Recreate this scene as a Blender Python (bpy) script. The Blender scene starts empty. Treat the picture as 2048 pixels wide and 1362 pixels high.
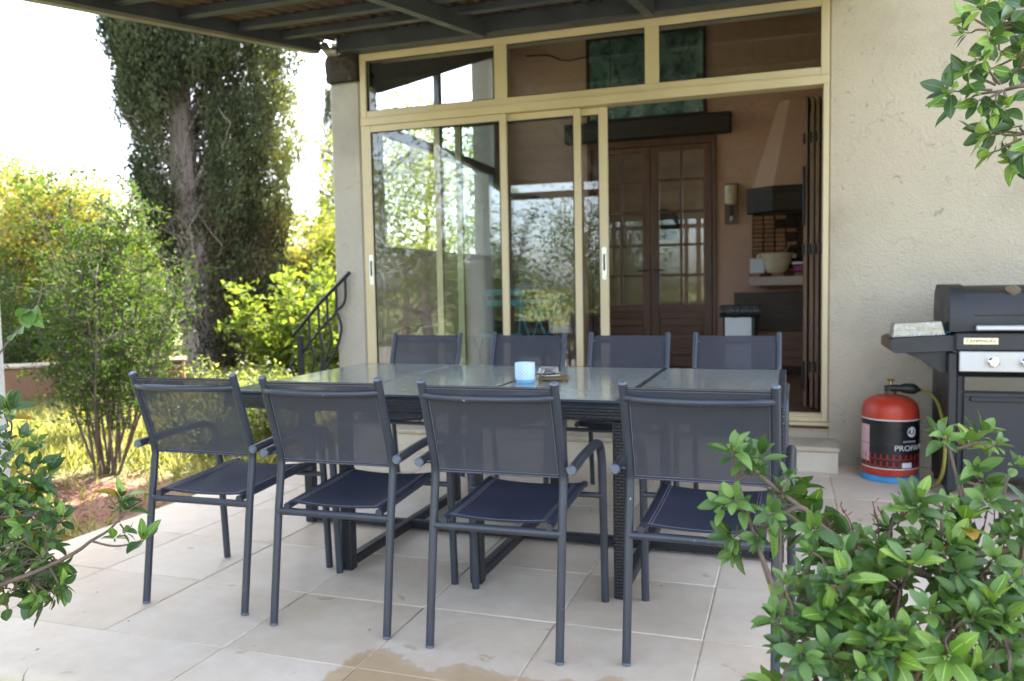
import bpy, bmesh, math, random
import numpy as np
from mathutils import Vector, Matrix

random.seed(7); rng = np.random.default_rng(7)
R = math.radians
sc = bpy.context.scene
col = sc.collection

# ------------------------------------------------------------------ camera
CAM_H = 1.165
YAW, PITCH, ROLL, FPX = R(18.8726), R(3.7438), R(1.0670), 1624.99
fwd = Vector((-math.sin(YAW)*math.cos(PITCH), math.cos(YAW)*math.cos(PITCH), -math.sin(PITCH)))
_r = Vector((math.cos(YAW), math.sin(YAW), 0)); _d = fwd.cross(_r)
c_r = math.cos(ROLL)*_r + math.sin(ROLL)*_d
c_d = -math.sin(ROLL)*_r + math.cos(ROLL)*_d
cam_d = bpy.data.cameras.new('camera'); cam = bpy.data.objects.new('camera', cam_d); col.objects.link(cam)
mw = Matrix.Identity(4)
for i in range(3):
    mw[i][0] = c_r[i]; mw[i][1] = -c_d[i]; mw[i][2] = -fwd[i]
mw[2][3] = CAM_H
cam.matrix_world = mw
cam_d.sensor_width = 23.5; cam_d.lens = FPX/2048*23.5
cam_d.clip_start = 0.05; cam_d.clip_end = 1000
cam_d.dof.use_dof = True; cam_d.dof.focus_distance = 2.0; cam_d.dof.aperture_fstop = 2.7
sc.camera = cam

# ------------------------------------------------------------------ sky, sun, exposure
SUN_EL, SUN_AZ = 46.0, 3.0          # degrees; azimuth from +Y towards +X
world = bpy.data.worlds.new('World'); sc.world = world; world.use_nodes = True
wn = world.node_tree; bg = wn.nodes['Background']
sky = wn.nodes.new('ShaderNodeTexSky'); sky.sky_type = 'NISHITA'; sky.sun_disc = False
sky.sun_elevation = R(SUN_EL); sky.sun_rotation = R(SUN_AZ)
sky.air_density = .8; sky.dust_density = 2.2; sky.ozone_density = 1.0
hsv = wn.nodes.new('ShaderNodeHueSaturation'); hsv.inputs['Saturation'].default_value = .58   # pale hazy sky
wn.links.new(sky.outputs[0], hsv.inputs['Color']); wn.links.new(hsv.outputs[0], bg.inputs[0]); bg.inputs[1].default_value = 0.15
sun_d = bpy.data.lights.new('sun', 'SUN'); sun_d.energy = 3.6; sun_d.angle = R(0.53); sun_d.color = (1.0, .95, .86)
sun = bpy.data.objects.new('sun', sun_d); col.objects.link(sun)
sv = Vector((math.sin(R(SUN_AZ))*math.cos(R(SUN_EL)), math.cos(R(SUN_AZ))*math.cos(R(SUN_EL)), math.sin(R(SUN_EL))))
sun.rotation_euler = sv.to_track_quat('Z', 'Y').to_euler()
sc.view_settings.view_transform = 'Standard'; sc.view_settings.look = 'None'
sc.view_settings.exposure = 2.96; sc.view_settings.gamma = 1.0
sc.render.engine = 'CYCLES'
sc.cycles.use_denoising = True
sc.cycles.max_bounces = 10; sc.cycles.diffuse_bounces = 5; sc.cycles.glossy_bounces = 4
sc.cycles.transparent_max_bounces = 24; sc.cycles.transmission_bounces = 8
sc.cycles.caustics_reflective = False; sc.cycles.caustics_refractive = False
sc.cycles.sample_clamp_indirect = 6.0

# ------------------------------------------------------------------ pixel helpers (used once, to measure where things stand)
def ray(x, y):
    return fwd + c_r*((x-1024)/FPX) + c_d*((y-681)/FPX)
O = Vector((0, 0, CAM_H))
def at_y(x, y, Y): d = ray(x, y); return O + d*(Y/d.y)
def at_d(x, y, dep): return O + ray(x, y)*dep

# ------------------------------------------------------------------ mesh builder
def vec(p): return Vector(p)
def catmull(P, n=6):
    P = [Vector(p) for p in P]
    if len(P) < 3: return P
    Q = [P[0]*2-P[1]] + P + [P[-1]*2-P[-2]]
    out = []
    for i in range(1, len(Q)-2):
        a, b, c, d = Q[i-1:i+3]
        for k in range(n):
            t = k/n
            out.append(.5*((2*b)+(c-a)*t+(2*a-5*b+4*c-d)*t*t+(3*b-a-3*c+d)*t**3))
    out.append(P[-1]); return out

class MB:
    def __init__(s): s.v = []; s.f = []; s.uv = None
    def add(s, vs, fs):
        o = len(s.v); s.v += [tuple(p) for p in vs]; s.f += [tuple(i+o for i in f) for f in fs]; return s
    def box(s, lo, hi, ch=0.0, M=None):
        lo = Vector(lo); hi = Vector(hi); c = (lo+hi)/2; h = (hi-lo)/2
        ch = min(ch, h.x*.45, h.y*.45, h.z*.45)
        if ch <= 0:
            vs = [Vector((c.x+sx*h.x, c.y+sy*h.y, c.z+sz*h.z)) for sx in (-1,1) for sy in (-1,1) for sz in (-1,1)]
            fs = [(0,1,3,2),(4,6,7,5),(0,4,5,1),(2,3,7,6),(0,2,6,4),(1,5,7,3)]
        else:
            vs = []; idx = {}
            for sx in (-1,1):
                for sy in (-1,1):
                    for sz in (-1,1):
                        for ax in range(3):
                            e = [h.x, h.y, h.z]
                            for k in range(3):
                                if k != ax: e[k] -= ch
                            idx[(sx,sy,sz,ax)] = len(vs)
                            vs.append(Vector((c.x+sx*e[0], c.y+sy*e[1], c.z+sz*e[2])))
            fs = []
            def q(*k): fs.append(tuple(idx[i] for i in k))
            for sg in (-1,1):
                q((sg,-1,-1,0),(sg,1,-1,0),(sg,1,1,0),(sg,-1,1,0))
                q((-1,sg,-1,1),(-1,sg,1,1),(1,sg,1,1),(1,sg,-1,1))
                q((-1,-1,sg,2),(1,-1,sg,2),(1,1,sg,2),(-1,1,sg,2))
            for a in (-1,1):
                for b in (-1,1):
                    q((a,b,-1,0),(a,b,1,0),(a,b,1,1),(a,b,-1,1))
                    q((a,-1,b,0),(a,1,b,0),(a,1,b,2),(a,-1,b,2))
                    q((-1,a,b,1),(1,a,b,1),(1,a,b,2),(-1,a,b,2))
                    for c3 in (-1,1): q((a,b,c3,0),(a,b,c3,1),(a,b,c3,2))
        if M is not None: vs = [M @ p for p in vs]
        return s.add(vs, fs)
    def tube(s, P, r, n=10, caps=True, flat=1.0, up=None):
        P = [Vector(p) for p in P]; m = len(P)
        rr = r if isinstance(r, (list, tuple)) else [r]*m
        T = [(P[min(i+1,m-1)]-P[max(i-1,0)]).normalized() for i in range(m)]
        a = Vector(up) if up else (Vector((0,0,1)) if abs(T[0].z) < .9 else Vector((1,0,0)))
        N = (a - T[0]*a.dot(T[0])).normalized()
        vs = []; fs = []
        for i in range(m):
            N = (N - T[i]*N.dot(T[i]))
            N = N.normalized() if N.length > 1e-6 else T[i].orthogonal().normalized()
            B = T[i].cross(N)
            for k in range(n):
                t = 2*math.pi*k/n
                vs.append(P[i] + N*(math.cos(t)*rr[i]*flat) + B*(math.sin(t)*rr[i]))
        for i in range(m-1):
            for k in range(n):
                k2 = (k+1) % n
                fs.append((i*n+k, i*n+k2, (i+1)*n+k2, (i+1)*n+k))
        if caps:
            fs.append(tuple(reversed(range(n)))); fs.append(tuple((m-1)*n+k for k in range(n)))
        return s.add(vs, fs)
    def lathe(s, prof, c=(0,0,0), n=32, cap=True):
        vs = []; fs = []; m = len(prof)
        for (r, z) in prof:
            for k in range(n):
                t = 2*math.pi*k/n; vs.append((c[0]+r*math.cos(t), c[1]+r*math.sin(t), c[2]+z))
        for i in range(m-1):
            for k in range(n):
                k2 = (k+1) % n; fs.append((i*n+k, i*n+k2, (i+1)*n+k2, (i+1)*n+k))
        if cap:
            fs.append(tuple(reversed(range(n)))); fs.append(tuple((m-1)*n+k for k in range(n)))
        return s.add(vs, fs)
    def prism(s, poly, axis, a, b):
        """poly: list of 2D points, extruded along axis ('x','y','z') from a to b"""
        def pt(p, t):
            return {'x': (t, p[0], p[1]), 'y': (p[0], t, p[1]), 'z': (p[0], p[1], t)}[axis]
        n = len(poly); vs = [pt(p, a) for p in poly] + [pt(p, b) for p in poly]
        fs = [tuple(reversed(range(n))), tuple(range(n, 2*n))] + [(i, (i+1) % n, n+(i+1) % n, n+i) for i in range(n)]
        return s.add(vs, fs)
    def grid(s, fn, nu, nv):
        vs = [fn(i/nu, j/nv) for j in range(nv+1) for i in range(nu+1)]
        fs = [(j*(nu+1)+i, j*(nu+1)+i+1, (j+1)*(nu+1)+i+1, (j+1)*(nu+1)+i) for j in range(nv) for i in range(nu)]
        return s.add(vs, fs)
    def mesh(s, name, m, smooth=35):
        me = bpy.data.meshes.new(name); me.from_pydata(s.v, [], s.f)
        bm = bmesh.new(); bm.from_mesh(me); bmesh.ops.recalc_face_normals(bm, faces=bm.faces); bm.to_mesh(me); bm.free()
        me.materials.append(m)
        if smooth:
            me.shade_smooth(); me.set_sharp_from_angle(angle=R(smooth))
        return me
    def build(s, name, m, parent=None, smooth=35):
        return link(name, s.mesh(name, m, smooth), parent)

def link(name, me, parent=None, loc=None):
    o = bpy.data.objects.new(name, me); col.objects.link(o)
    if parent is not None: o.parent = parent
    if loc is not None: o.location = loc
    return o
def tag(o, label=None, cat=None, group=None, kind=None):
    if label: o['label'] = label
    if cat: o['category'] = cat
    if group: o['group'] = group
    if kind: o['kind'] = kind
    return o
def empty(name, loc=(0,0,0), rz=0, label=None, cat=None, group=None, parent=None):
    o = bpy.data.objects.new(name, None); col.objects.link(o); o.location = loc; o.rotation_euler = (0,0,rz)
    o.empty_display_size = .1
    if parent is not None: o.parent = parent
    return tag(o, label, cat, group)
def copy_tree(o, parent=None):
    c = o.copy(); col.objects.link(c); c.parent = parent
    for ch in o.children: copy_tree(ch, c)
    return c
def part(root, name, mb, m, smooth=35):
    """mesh given in world coordinates, parented to an un-rotated root"""
    loc = Vector(root.matrix_basis.translation); p = root.parent
    while p is not None: loc += p.matrix_basis.translation; p = p.parent
    mb.v = [(x-loc.x, y-loc.y, z-loc.z) for x, y, z in mb.v]
    return mb.build(name, m, root, smooth)

# ------------------------------------------------------------------ materials
def nodes(name):
    m = bpy.data.materials.new(name); m.use_nodes = True; nt = m.node_tree
    return m, nt, nt.nodes['Principled BSDF'], nt.nodes['Material Output']
def N(nt, t, **kw):
    n = nt.nodes.new(t)
    for k, v in kw.items():
        if k.startswith('i_'):
            key = k[2:]; key = int(key) if key.isdigit() else key
            n.inputs[key].default_value = v
        else: setattr(n, k, v)
    return n
def rgba(c): return (c[0], c[1], c[2], 1)
def ramp(nt, src, stops):
    r = nt.nodes.new('ShaderNodeValToRGB'); e = r.color_ramp.elements
    while len(e) > 1: e.remove(e[-1])
    e[0].position, e[0].color = stops[0][0], rgba(stops[0][1])
    for p, c in stops[1:]:
        k = e.new(p); k.color = rgba(c)
    nt.links.new(src, r.inputs[0]); return r
def mixc(nt, fac, a, b, mode='MIX'):
    n = nt.nodes.new('ShaderNodeMixRGB'); n.blend_type = mode
    for s, v in ((n.inputs[0], fac), (n.inputs[1], a), (n.inputs[2], b)):
        if isinstance(v, (int, float)): s.default_value = v
        elif isinstance(v, tuple): s.default_value = rgba(v)
        else: nt.links.new(v, s)
    return n.outputs[0]
def coords(nt, kind='Object', scale=(1,1,1)):
    if kind == 'World':
        g = nt.nodes.new('ShaderNodeNewGeometry'); src = g.outputs['Position']
    else:
        tc = nt.nodes.new('ShaderNodeTexCoord'); src = tc.outputs[kind]
    mp = nt.nodes.new('ShaderNodeMapping'); mp.inputs['Scale'].default_value = scale
    nt.links.new(src, mp.inputs['Vector']); return mp.outputs[0]
def noise(nt, v, scale, detail=4, rough=.55, dist=0):
    n = nt.nodes.new('ShaderNodeTexNoise'); n.inputs['Scale'].default_value = scale
    n.inputs['Detail'].default_value = detail; n.inputs['Roughness'].default_value = rough; n.inputs['Distortion'].default_value = dist
    nt.links.new(v, n.inputs['Vector']); return n.outputs['Fac']
def bump(nt, h, b, strength=.3, dist=.005, normal=None):
    n = nt.nodes.new('ShaderNodeBump'); n.inputs['Strength'].default_value = strength; n.inputs['Distance'].default_value = dist
    nt.links.new(h, n.inputs['Height'])
    if normal is not None: nt.links.new(normal, n.inputs['Normal'])
    nt.links.new(n.outputs[0], b.inputs['Normal']); return n.outputs[0]
def plain(name, c, rough=.5, metal=0, var=.12, vs=6, bs=0, bscale=60, spec=.5, space='Object', scale=(1,1,1), rvar=.1, coat=0):
    m, nt, b, out = nodes(name)
    v = coords(nt, space, scale)
    n = noise(nt, v, vs, 5)
    lo = tuple(max(0, x*(1-var)) for x in c); hi = tuple(min(1, x*(1+var)) for x in c)
    r = ramp(nt, n, [(.3, lo), (.7, hi)]); nt.links.new(r.outputs[0], b.inputs['Base Color'])
    rr = ramp(nt, n, [(.3, (max(0,rough-rvar),)*3), (.7, (min(1,rough+rvar),)*3)]); nt.links.new(rr.outputs[0], b.inputs['Roughness'])
    b.inputs['Metallic'].default_value = metal; b.inputs['Specular IOR Level'].default_value = spec
    b.inputs['Coat Weight'].default_value = coat
    if bs: bump(nt, noise(nt, v, bscale, 4), b, bs, .004)
    return m

def stucco(name, base, scale=1.0, strength=.8, stain=.5, dirt=(.16,.13,.10)):
    m, nt, b, out = nodes(name); v = coords(nt, 'World')
    n1 = noise(nt, v, 1.1*scale, 6, .6); n2 = noise(nt, v, 9*scale, 6, .65, .4); n3 = noise(nt, v, 60*scale, 4, .6)
    c = ramp(nt, n1, [(.3, tuple(x*.78 for x in base)), (.5, base), (.7, tuple(min(1, x*1.08) for x in base))]).outputs[0]
    sp = ramp(nt, noise(nt, v, 17*scale, 7, .72, .8), [(.60, (0,0,0)), (.72, (1,1,1))]).outputs[0]
    sp2 = mixc(nt, 1, sp, ramp(nt, n1, [(.35, (.15,)*3), (.65, (stain,)*3)]).outputs[0], 'MULTIPLY')
    c = mixc(nt, sp2, c, dirt)
    nt.links.new(c, b.inputs['Base Color']); b.inputs['Roughness'].default_value = .92; b.inputs['Specular IOR Level'].default_value = .2
    vo = nt.nodes.new('ShaderNodeTexVoronoi'); vo.inputs['Scale'].default_value = 26*scale; nt.links.new(v, vo.inputs['Vector'])
    vc = N(nt, 'ShaderNodeTexVoronoi', feature='DISTANCE_TO_EDGE', i_Scale=1.3*scale); wv = N(nt, 'ShaderNodeVectorMath', operation='ADD'); nt.links.new(v, wv.inputs[0])
    nzv = nt.nodes.new('ShaderNodeTexNoise'); nzv.inputs['Scale'].default_value = 5*scale; nzv.inputs['Detail'].default_value = 6; nt.links.new(v, nzv.inputs['Vector'])
    scv = N(nt, 'ShaderNodeVectorMath', operation='SCALE', i_Scale=.35/scale); nt.links.new(nzv.outputs['Color'], scv.inputs[0]); nt.links.new(scv.outputs[0], wv.inputs[1]); nt.links.new(wv.outputs[0], vc.inputs['Vector'])
    crk = mixc(nt, 1, ramp(nt, vc.outputs['Distance'], [(.0, (.22,)*3), (.010, (0,)*3)]).outputs[0], ramp(nt, n1, [(.48, (0,)*3), (.6, (1,)*3)]).outputs[0], 'MULTIPLY')
    c = mixc(nt, crk, c, dirt); nt.links.new(c, b.inputs['Base Color'])
    n4 = noise(nt, v, 22*scale, 3, .5, .6)
    h = mixc(nt, .62, mixc(nt, .68, n2, n4), n3); h = mixc(nt, .1, h, vo.outputs['Distance'])
    bump(nt, h, b, strength, .024)
    return m

M_frame = plain('anthracite_paint', (.062,.070,.092), .36, .35, .10, 9, .05, 300, .5)
def scuffed():
    m, nt, b, out = nodes('anthracite_tube'); v = coords(nt)
    n = noise(nt, v, 5, 5)
    c = ramp(nt, n, [(.3, (.040,.047,.064)), (.7, (.056,.064,.086))]).outputs[0]
    oi = nt.nodes.new('ShaderNodeObjectInfo'); vv = N(nt, 'ShaderNodeVectorMath', operation='ADD'); nt.links.new(v, vv.inputs[0]); nt.links.new(oi.outputs['Random'], vv.inputs[1])
    sc_ = ramp(nt, noise(nt, vv.outputs[0], 42, 6, .72), [(.67, (0,0,0)), (.70, (1,1,1))]).outputs[0]
    c = mixc(nt, sc_, c, (.45,.46,.48)); nt.links.new(c, b.inputs['Base Color'])
    b.inputs['Metallic'].default_value = .25
    rr = ramp(nt, n, [(.3, (.28,)*3), (.7, (.42,)*3)]); nt.links.new(rr.outputs[0], b.inputs['Roughness'])
    return m
M_tube = scuffed()
def fabric(name, c, transp):
    m, nt, b, out = nodes(name); v = coords(nt)
    w1 = N(nt, 'ShaderNodeTexWave', bands_direction='X', i_Scale=260.0); w2 = N(nt, 'ShaderNodeTexWave', bands_direction='Z', i_Scale=260.0)
    nt.links.new(v, w1.inputs['Vector']); nt.links.new(v, w2.inputs['Vector'])
    w = mixc(nt, .5, w1.outputs['Fac'], w2.outputs['Fac'])
    n = noise(nt, v, 4, 5)
    cc = ramp(nt, n, [(.3, tuple(x*.88 for x in c)), (.7, tuple(x*1.12 for x in c))]).outputs[0]
    nt.links.new(cc, b.inputs['Base Color']); b.inputs['Roughness'].default_value = .68; b.inputs['Specular IOR Level'].default_value = .22
    bump(nt, w, b, .25, .001)
    t = nt.nodes.new('ShaderNodeBsdfTransparent'); mx = nt.nodes.new('ShaderNodeMixShader'); mx.inputs[0].default_value = transp
    nt.links.new(b.outputs[0], mx.inputs[1]); nt.links.new(t.outputs[0], mx.inputs[2]); nt.links.new(mx.outputs[0], out.inputs[0])
    return m
M_back = fabric('mesh_fabric', (.056,.058,.074), .10)
M_seat = fabric('seat_fabric', (.031,.037,.060), .03)
M_stitch = plain('stitching', (.30,.28,.28), .8)
M_cap = plain('plastic_cap', (.12,.14,.18), .4)

def tile_mat():
    m, nt, b, out = nodes('limestone_tile'); v = coords(nt, 'World')
    oi = nt.nodes.new('ShaderNodeObjectInfo')
    n1 = noise(nt, v, 2.2, 6, .6); n2 = noise(nt, v, 14, 6, .65); n3 = noise(nt, v, 120, 3, .6)
    c = ramp(nt, n1, [(.28, (.60,.475,.345)), (.5, (.69,.59,.475)), (.72, (.74,.67,.57))]).outputs[0]
    c = mixc(nt, .35, c, ramp(nt, n2, [(.3, (.54,.45,.35)), (.7, (.74,.675,.585))]).outputs[0])
    rv = ramp(nt, oi.outputs['Random'], [(0, (.90,.87,.83)), (1, (1.05,1.05,1.06))]).outputs[0]
    c = mixc(nt, 1, c, rv, 'MULTIPLY')
    spk = ramp(nt, noise(nt, v, 75, 5, .7), [(.68, (0,0,0)), (.74, (.7,.7,.7))]).outputs[0]
    c = mixc(nt, spk, c, (.22,.18,.13))
    blot = ramp(nt, noise(nt, v, 7.5, 3, .5, .3), [(.675, (0,0,0)), (.72, (.5,.5,.5))]).outputs[0]
    c = mixc(nt, blot, c, (.34,.25,.14))
    # water spilled along the front of the terrace
    sep = nt.nodes.new('ShaderNodeSeparateXYZ'); nt.links.new(v, sep.inputs[0])
    def mth(op, a, b_):
        n = nt.nodes.new('ShaderNodeMath'); n.operation = op
        for s_, q in ((n.inputs[0], a), (n.inputs[1], b_)):
            if isinstance(q, (int, float)): s_.default_value = q
            else: nt.links.new(q, s_)
        return n.outputs[0]
    nz = mth('MULTIPLY', mth('SUBTRACT', noise(nt, v, 3.6, 8, .62, .5), .5), .42)
    edge = mth('ADD', mth('ADD', 2.27, mth('MULTIPLY', sep.outputs['X'], .02)), nz)
    wy = mth('SUBTRACT', edge, sep.outputs['Y']); wx = mth('SUBTRACT', mth('ADD', sep.outputs['X'], 1.33), mth('MULTIPLY', nz, .5))
    wet = mth('MULTIPLY', ramp(nt, wy, [(0, (0,0,0)), (.010, (.75,.75,.75)), (.05, (1,1,1))]).outputs[0], ramp(nt, wx, [(0, (0,0,0)), (.02, (1,1,1))]).outputs[0])
    wetc = mixc(nt, 1, c, (.80,.69,.53), 'MULTIPLY')
    c = mixc(nt, wet, c, wetc)
    nt.links.new(c, b.inputs['Base Color'])
    rr = mixc(nt, wet, ramp(nt, n2, [(.3, (.55,)*3), (.7, (.75,)*3)]).outputs[0], (.42,.42,.42)); nt.links.new(rr, b.inputs['Roughness'])
    b.inputs['Specular IOR Level'].default_value = .4
    bump(nt, mixc(nt, .5, n2, n3), b, .18, .004)
    return m
M_tile = tile_mat()
M_joint = plain('joint_mortar', (.52,.43,.32), .95, 0, .3, 30)
M_concrete = plain('concrete', (.28,.26,.23), .9, 0, .2, 8, .4, 40)
M_stucco = stucco('wall_render', (.54,.475,.37), 1.0, .80, .95)
M_pier = stucco('pier_render', (.48,.44,.385), 1.6, .7, .95)
M_int = stucco('interior_plaster', (.53,.335,.25), .8, .5, .25, (.25,.15,.10))
M_intside = stucco('interior_plaster_pale', (.52,.44,.37), .8, .4, .2, (.25,.18,.14))
M_step = stucco('step_render', (.62,.56,.46), 1.5, .3, .3)
M_tread = plain('tread_stone', (.50,.43,.33), .8, 0, .2, 9, .3, 60)
M_alu = plain('cream_aluminium', (.60,.50,.315), .40, .0, .06, 3, .03, 200)
M_alu_in = plain('dark_gasket', (.02,.02,.022), .6)
M_chrome = plain('steel', (.62,.62,.63), .28, 1.0, .06, 6)
M_black = plain('black_plastic', (.018,.019,.022), .45)
M_iron = plain('wrought_iron', (.022,.024,.028), .45, .4, .2, 20, .2, 90)
M_perg = plain('pergola_paint', (.055,.062,.072), .45, .1, .18, 5, .12, 60)
M_trim = plain('gutter_trim', (.26,.24,.20), .45, .3, .2, 5)
M_blockw = plain('dark_beam_end', (.035,.026,.020), .85, 0, .6, 14, .9, 25)

def onduline():
    m, nt, b, out = nodes('brown_corrugated_sheet'); v = coords(nt, 'World')
    n = noise(nt, v, 6, 6, .65)
    c = ramp(nt, n, [(.3, (.085,.055,.036)), (.55, (.13,.085,.056)), (.75, (.17,.115,.078))]).outputs[0]
    nt.links.new(c, b.inputs['Base Color']); b.inputs['Roughness'].default_value = .9
    bump(nt, noise(nt, v, 90, 3), b, .4, .003); return m
M_ondu = onduline()
def wood(name, a, b_, rough=.55, axis='Z', sc_=1.0):
    m, nt, b, out = nodes(name); s = {'X': (1.2,14,14), 'Y': (14,1.2,14), 'Z': (14,14,1.2)}[axis]
    v = coords(nt, 'Object', tuple(k*sc_ for k in s)); n = noise(nt, v, 2.2, 7, .65, .8)
    c = ramp(nt, n, [(.3, a), (.7, b_)]).outputs[0]; nt.links.new(c, b.inputs['Base Color']); b.inputs['Roughness'].default_value = rough
    bump(nt, n, b, .25, .003); return m
M_door = wood('brown_door_wood', (.075,.032,.018), (.17,.075,.040), .45)
M_doorH = wood('brown_door_board', (.075,.032,.018), (.17,.075,.040), .5, 'X')
M_beam = wood('dark_lintel_wood', (.016,.011,.008), (.045,.030,.020), .7, 'X')
M_cab = wood('cabinet_wood', (.10,.045,.020), (.22,.105,.045), .5, 'X')
M_bench = wood('dark_board_wood', (.035,.022,.015), (.075,.048,.032), .55, 'X')
M_shut = wood('weathered_shutter_wood', (.07,.040,.025), (.22,.13,.08), .6)

def glass(name, tint=(.93,.96,.95), k=2.0, rough=0.0):
    m, nt, b, out = nodes(name); nt.nodes.remove(b)
    fr = N(nt, 'ShaderNodeFresnel', i_IOR=1.5); gm = nt.nodes.new('ShaderNodeNewGeometry')
    mu = N(nt, 'ShaderNodeMath', operation='MULTIPLY', i_1=k); nt.links.new(fr.outputs[0], mu.inputs[0])
    inv = N(nt, 'ShaderNodeMath', operation='SUBTRACT'); inv.inputs[0].default_value = 1; nt.links.new(gm.outputs['Backfacing'], inv.inputs[1])
    m2 = N(nt, 'ShaderNodeMath', operation='MULTIPLY', use_clamp=True); nt.links.new(mu.outputs[0], m2.inputs[0]); nt.links.new(inv.outputs[0], m2.inputs[1])
    tr = nt.nodes.new('ShaderNodeBsdfTransparent'); tr.inputs[0].default_value = rgba(tint)
    gl = nt.nodes.new('ShaderNodeBsdfGlossy'); gl.inputs['Roughness'].default_value = rough; gl.inputs[0].default_value = (1,1,1,1)
    mx = nt.nodes.new('ShaderNodeMixShader'); nt.links.new(m2.outputs[0], mx.inputs[0]); nt.links.new(tr.outputs[0], mx.inputs[1]); nt.links.new(gl.outputs[0], mx.inputs[2])
    nt.links.new(mx.outputs[0], out.inputs[0]); return m
M_glass = glass('window_glass', (.90,.93,.93), 2.2)
M_doorglass = glass('door_glass', (.80,.84,.84), 2.0)
def tableglass():
    m, nt, b, out = nodes('table_glass'); v = coords(nt, 'World')
    n = noise(nt, v, 3, 5); c = ramp(nt, n, [(.3, (.27,.295,.265)), (.7, (.32,.345,.31))]).outputs[0]
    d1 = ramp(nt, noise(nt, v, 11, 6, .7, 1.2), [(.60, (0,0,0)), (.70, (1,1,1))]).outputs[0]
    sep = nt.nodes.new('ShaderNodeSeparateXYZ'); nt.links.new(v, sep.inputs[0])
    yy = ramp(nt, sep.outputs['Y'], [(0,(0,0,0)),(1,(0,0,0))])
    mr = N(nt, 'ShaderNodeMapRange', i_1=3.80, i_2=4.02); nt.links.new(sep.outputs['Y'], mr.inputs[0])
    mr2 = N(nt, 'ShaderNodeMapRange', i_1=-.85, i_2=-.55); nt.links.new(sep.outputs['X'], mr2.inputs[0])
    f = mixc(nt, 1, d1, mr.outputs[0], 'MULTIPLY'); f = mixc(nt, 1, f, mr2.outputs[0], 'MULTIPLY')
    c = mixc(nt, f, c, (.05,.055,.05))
    nt.links.new(c, b.inputs['Base Color'])
    rr = ramp(nt, noise(nt, v, 16, 6, .7), [(.35, (.07,)*3), (.7, (.20,)*3)]); nt.links.new(rr.outputs[0], b.inputs['Roughness'])
    b.inputs['IOR'].default_value = 1.55; return m
M_tglass = tableglass()
def wicker():
    m, nt, b, out = nodes('black_wicker'); v = coords(nt, 'World')
    ck = N(nt, 'ShaderNodeTexBrick', i_Scale=1.0); ck.offset = .5
    sep = nt.nodes.new('ShaderNodeSeparateXYZ'); nt.links.new(v, sep.inputs[0])
    ad = N(nt, 'ShaderNodeMath', operation='ADD'); nt.links.new(sep.outputs['X'], ad.inputs[0]); nt.links.new(sep.outputs['Y'], ad.inputs[1])
    cb = nt.nodes.new('ShaderNodeCombineXYZ'); nt.links.new(ad.outputs[0], cb.inputs[0]); nt.links.new(sep.outputs['Z'], cb.inputs[1])
    mp = nt.nodes.new('ShaderNodeMapping'); mp.inputs['Scale'].default_value = (38,42,1); nt.links.new(cb.outputs[0], mp.inputs['Vector']); nt.links.new(mp.outputs[0], ck.inputs['Vector'])
    ck.inputs['Color1'].default_value = (.020,.022,.030,1); ck.inputs['Color2'].default_value = (.030,.033,.044,1); ck.inputs['Mortar'].default_value = (.004,.004,.005,1)
    ck.inputs['Mortar Size'].default_value = .09; ck.inputs['Mortar Smooth'].default_value = .8; ck.inputs['Brick Width'].default_value = 1.0; ck.inputs['Row Height'].default_value = .5
    nt.links.new(ck.outputs['Color'], b.inputs['Base Color']); b.inputs['Roughness'].default_value = .38
    iv = N(nt, 'ShaderNodeMath', operation='SUBTRACT'); iv.inputs[0].default_value = 1; nt.links.new(ck.outputs['Fac'], iv.inputs[1])
    bump(nt, iv.outputs[0], b, .9, .006); return m
M_wicker = wicker()

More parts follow.
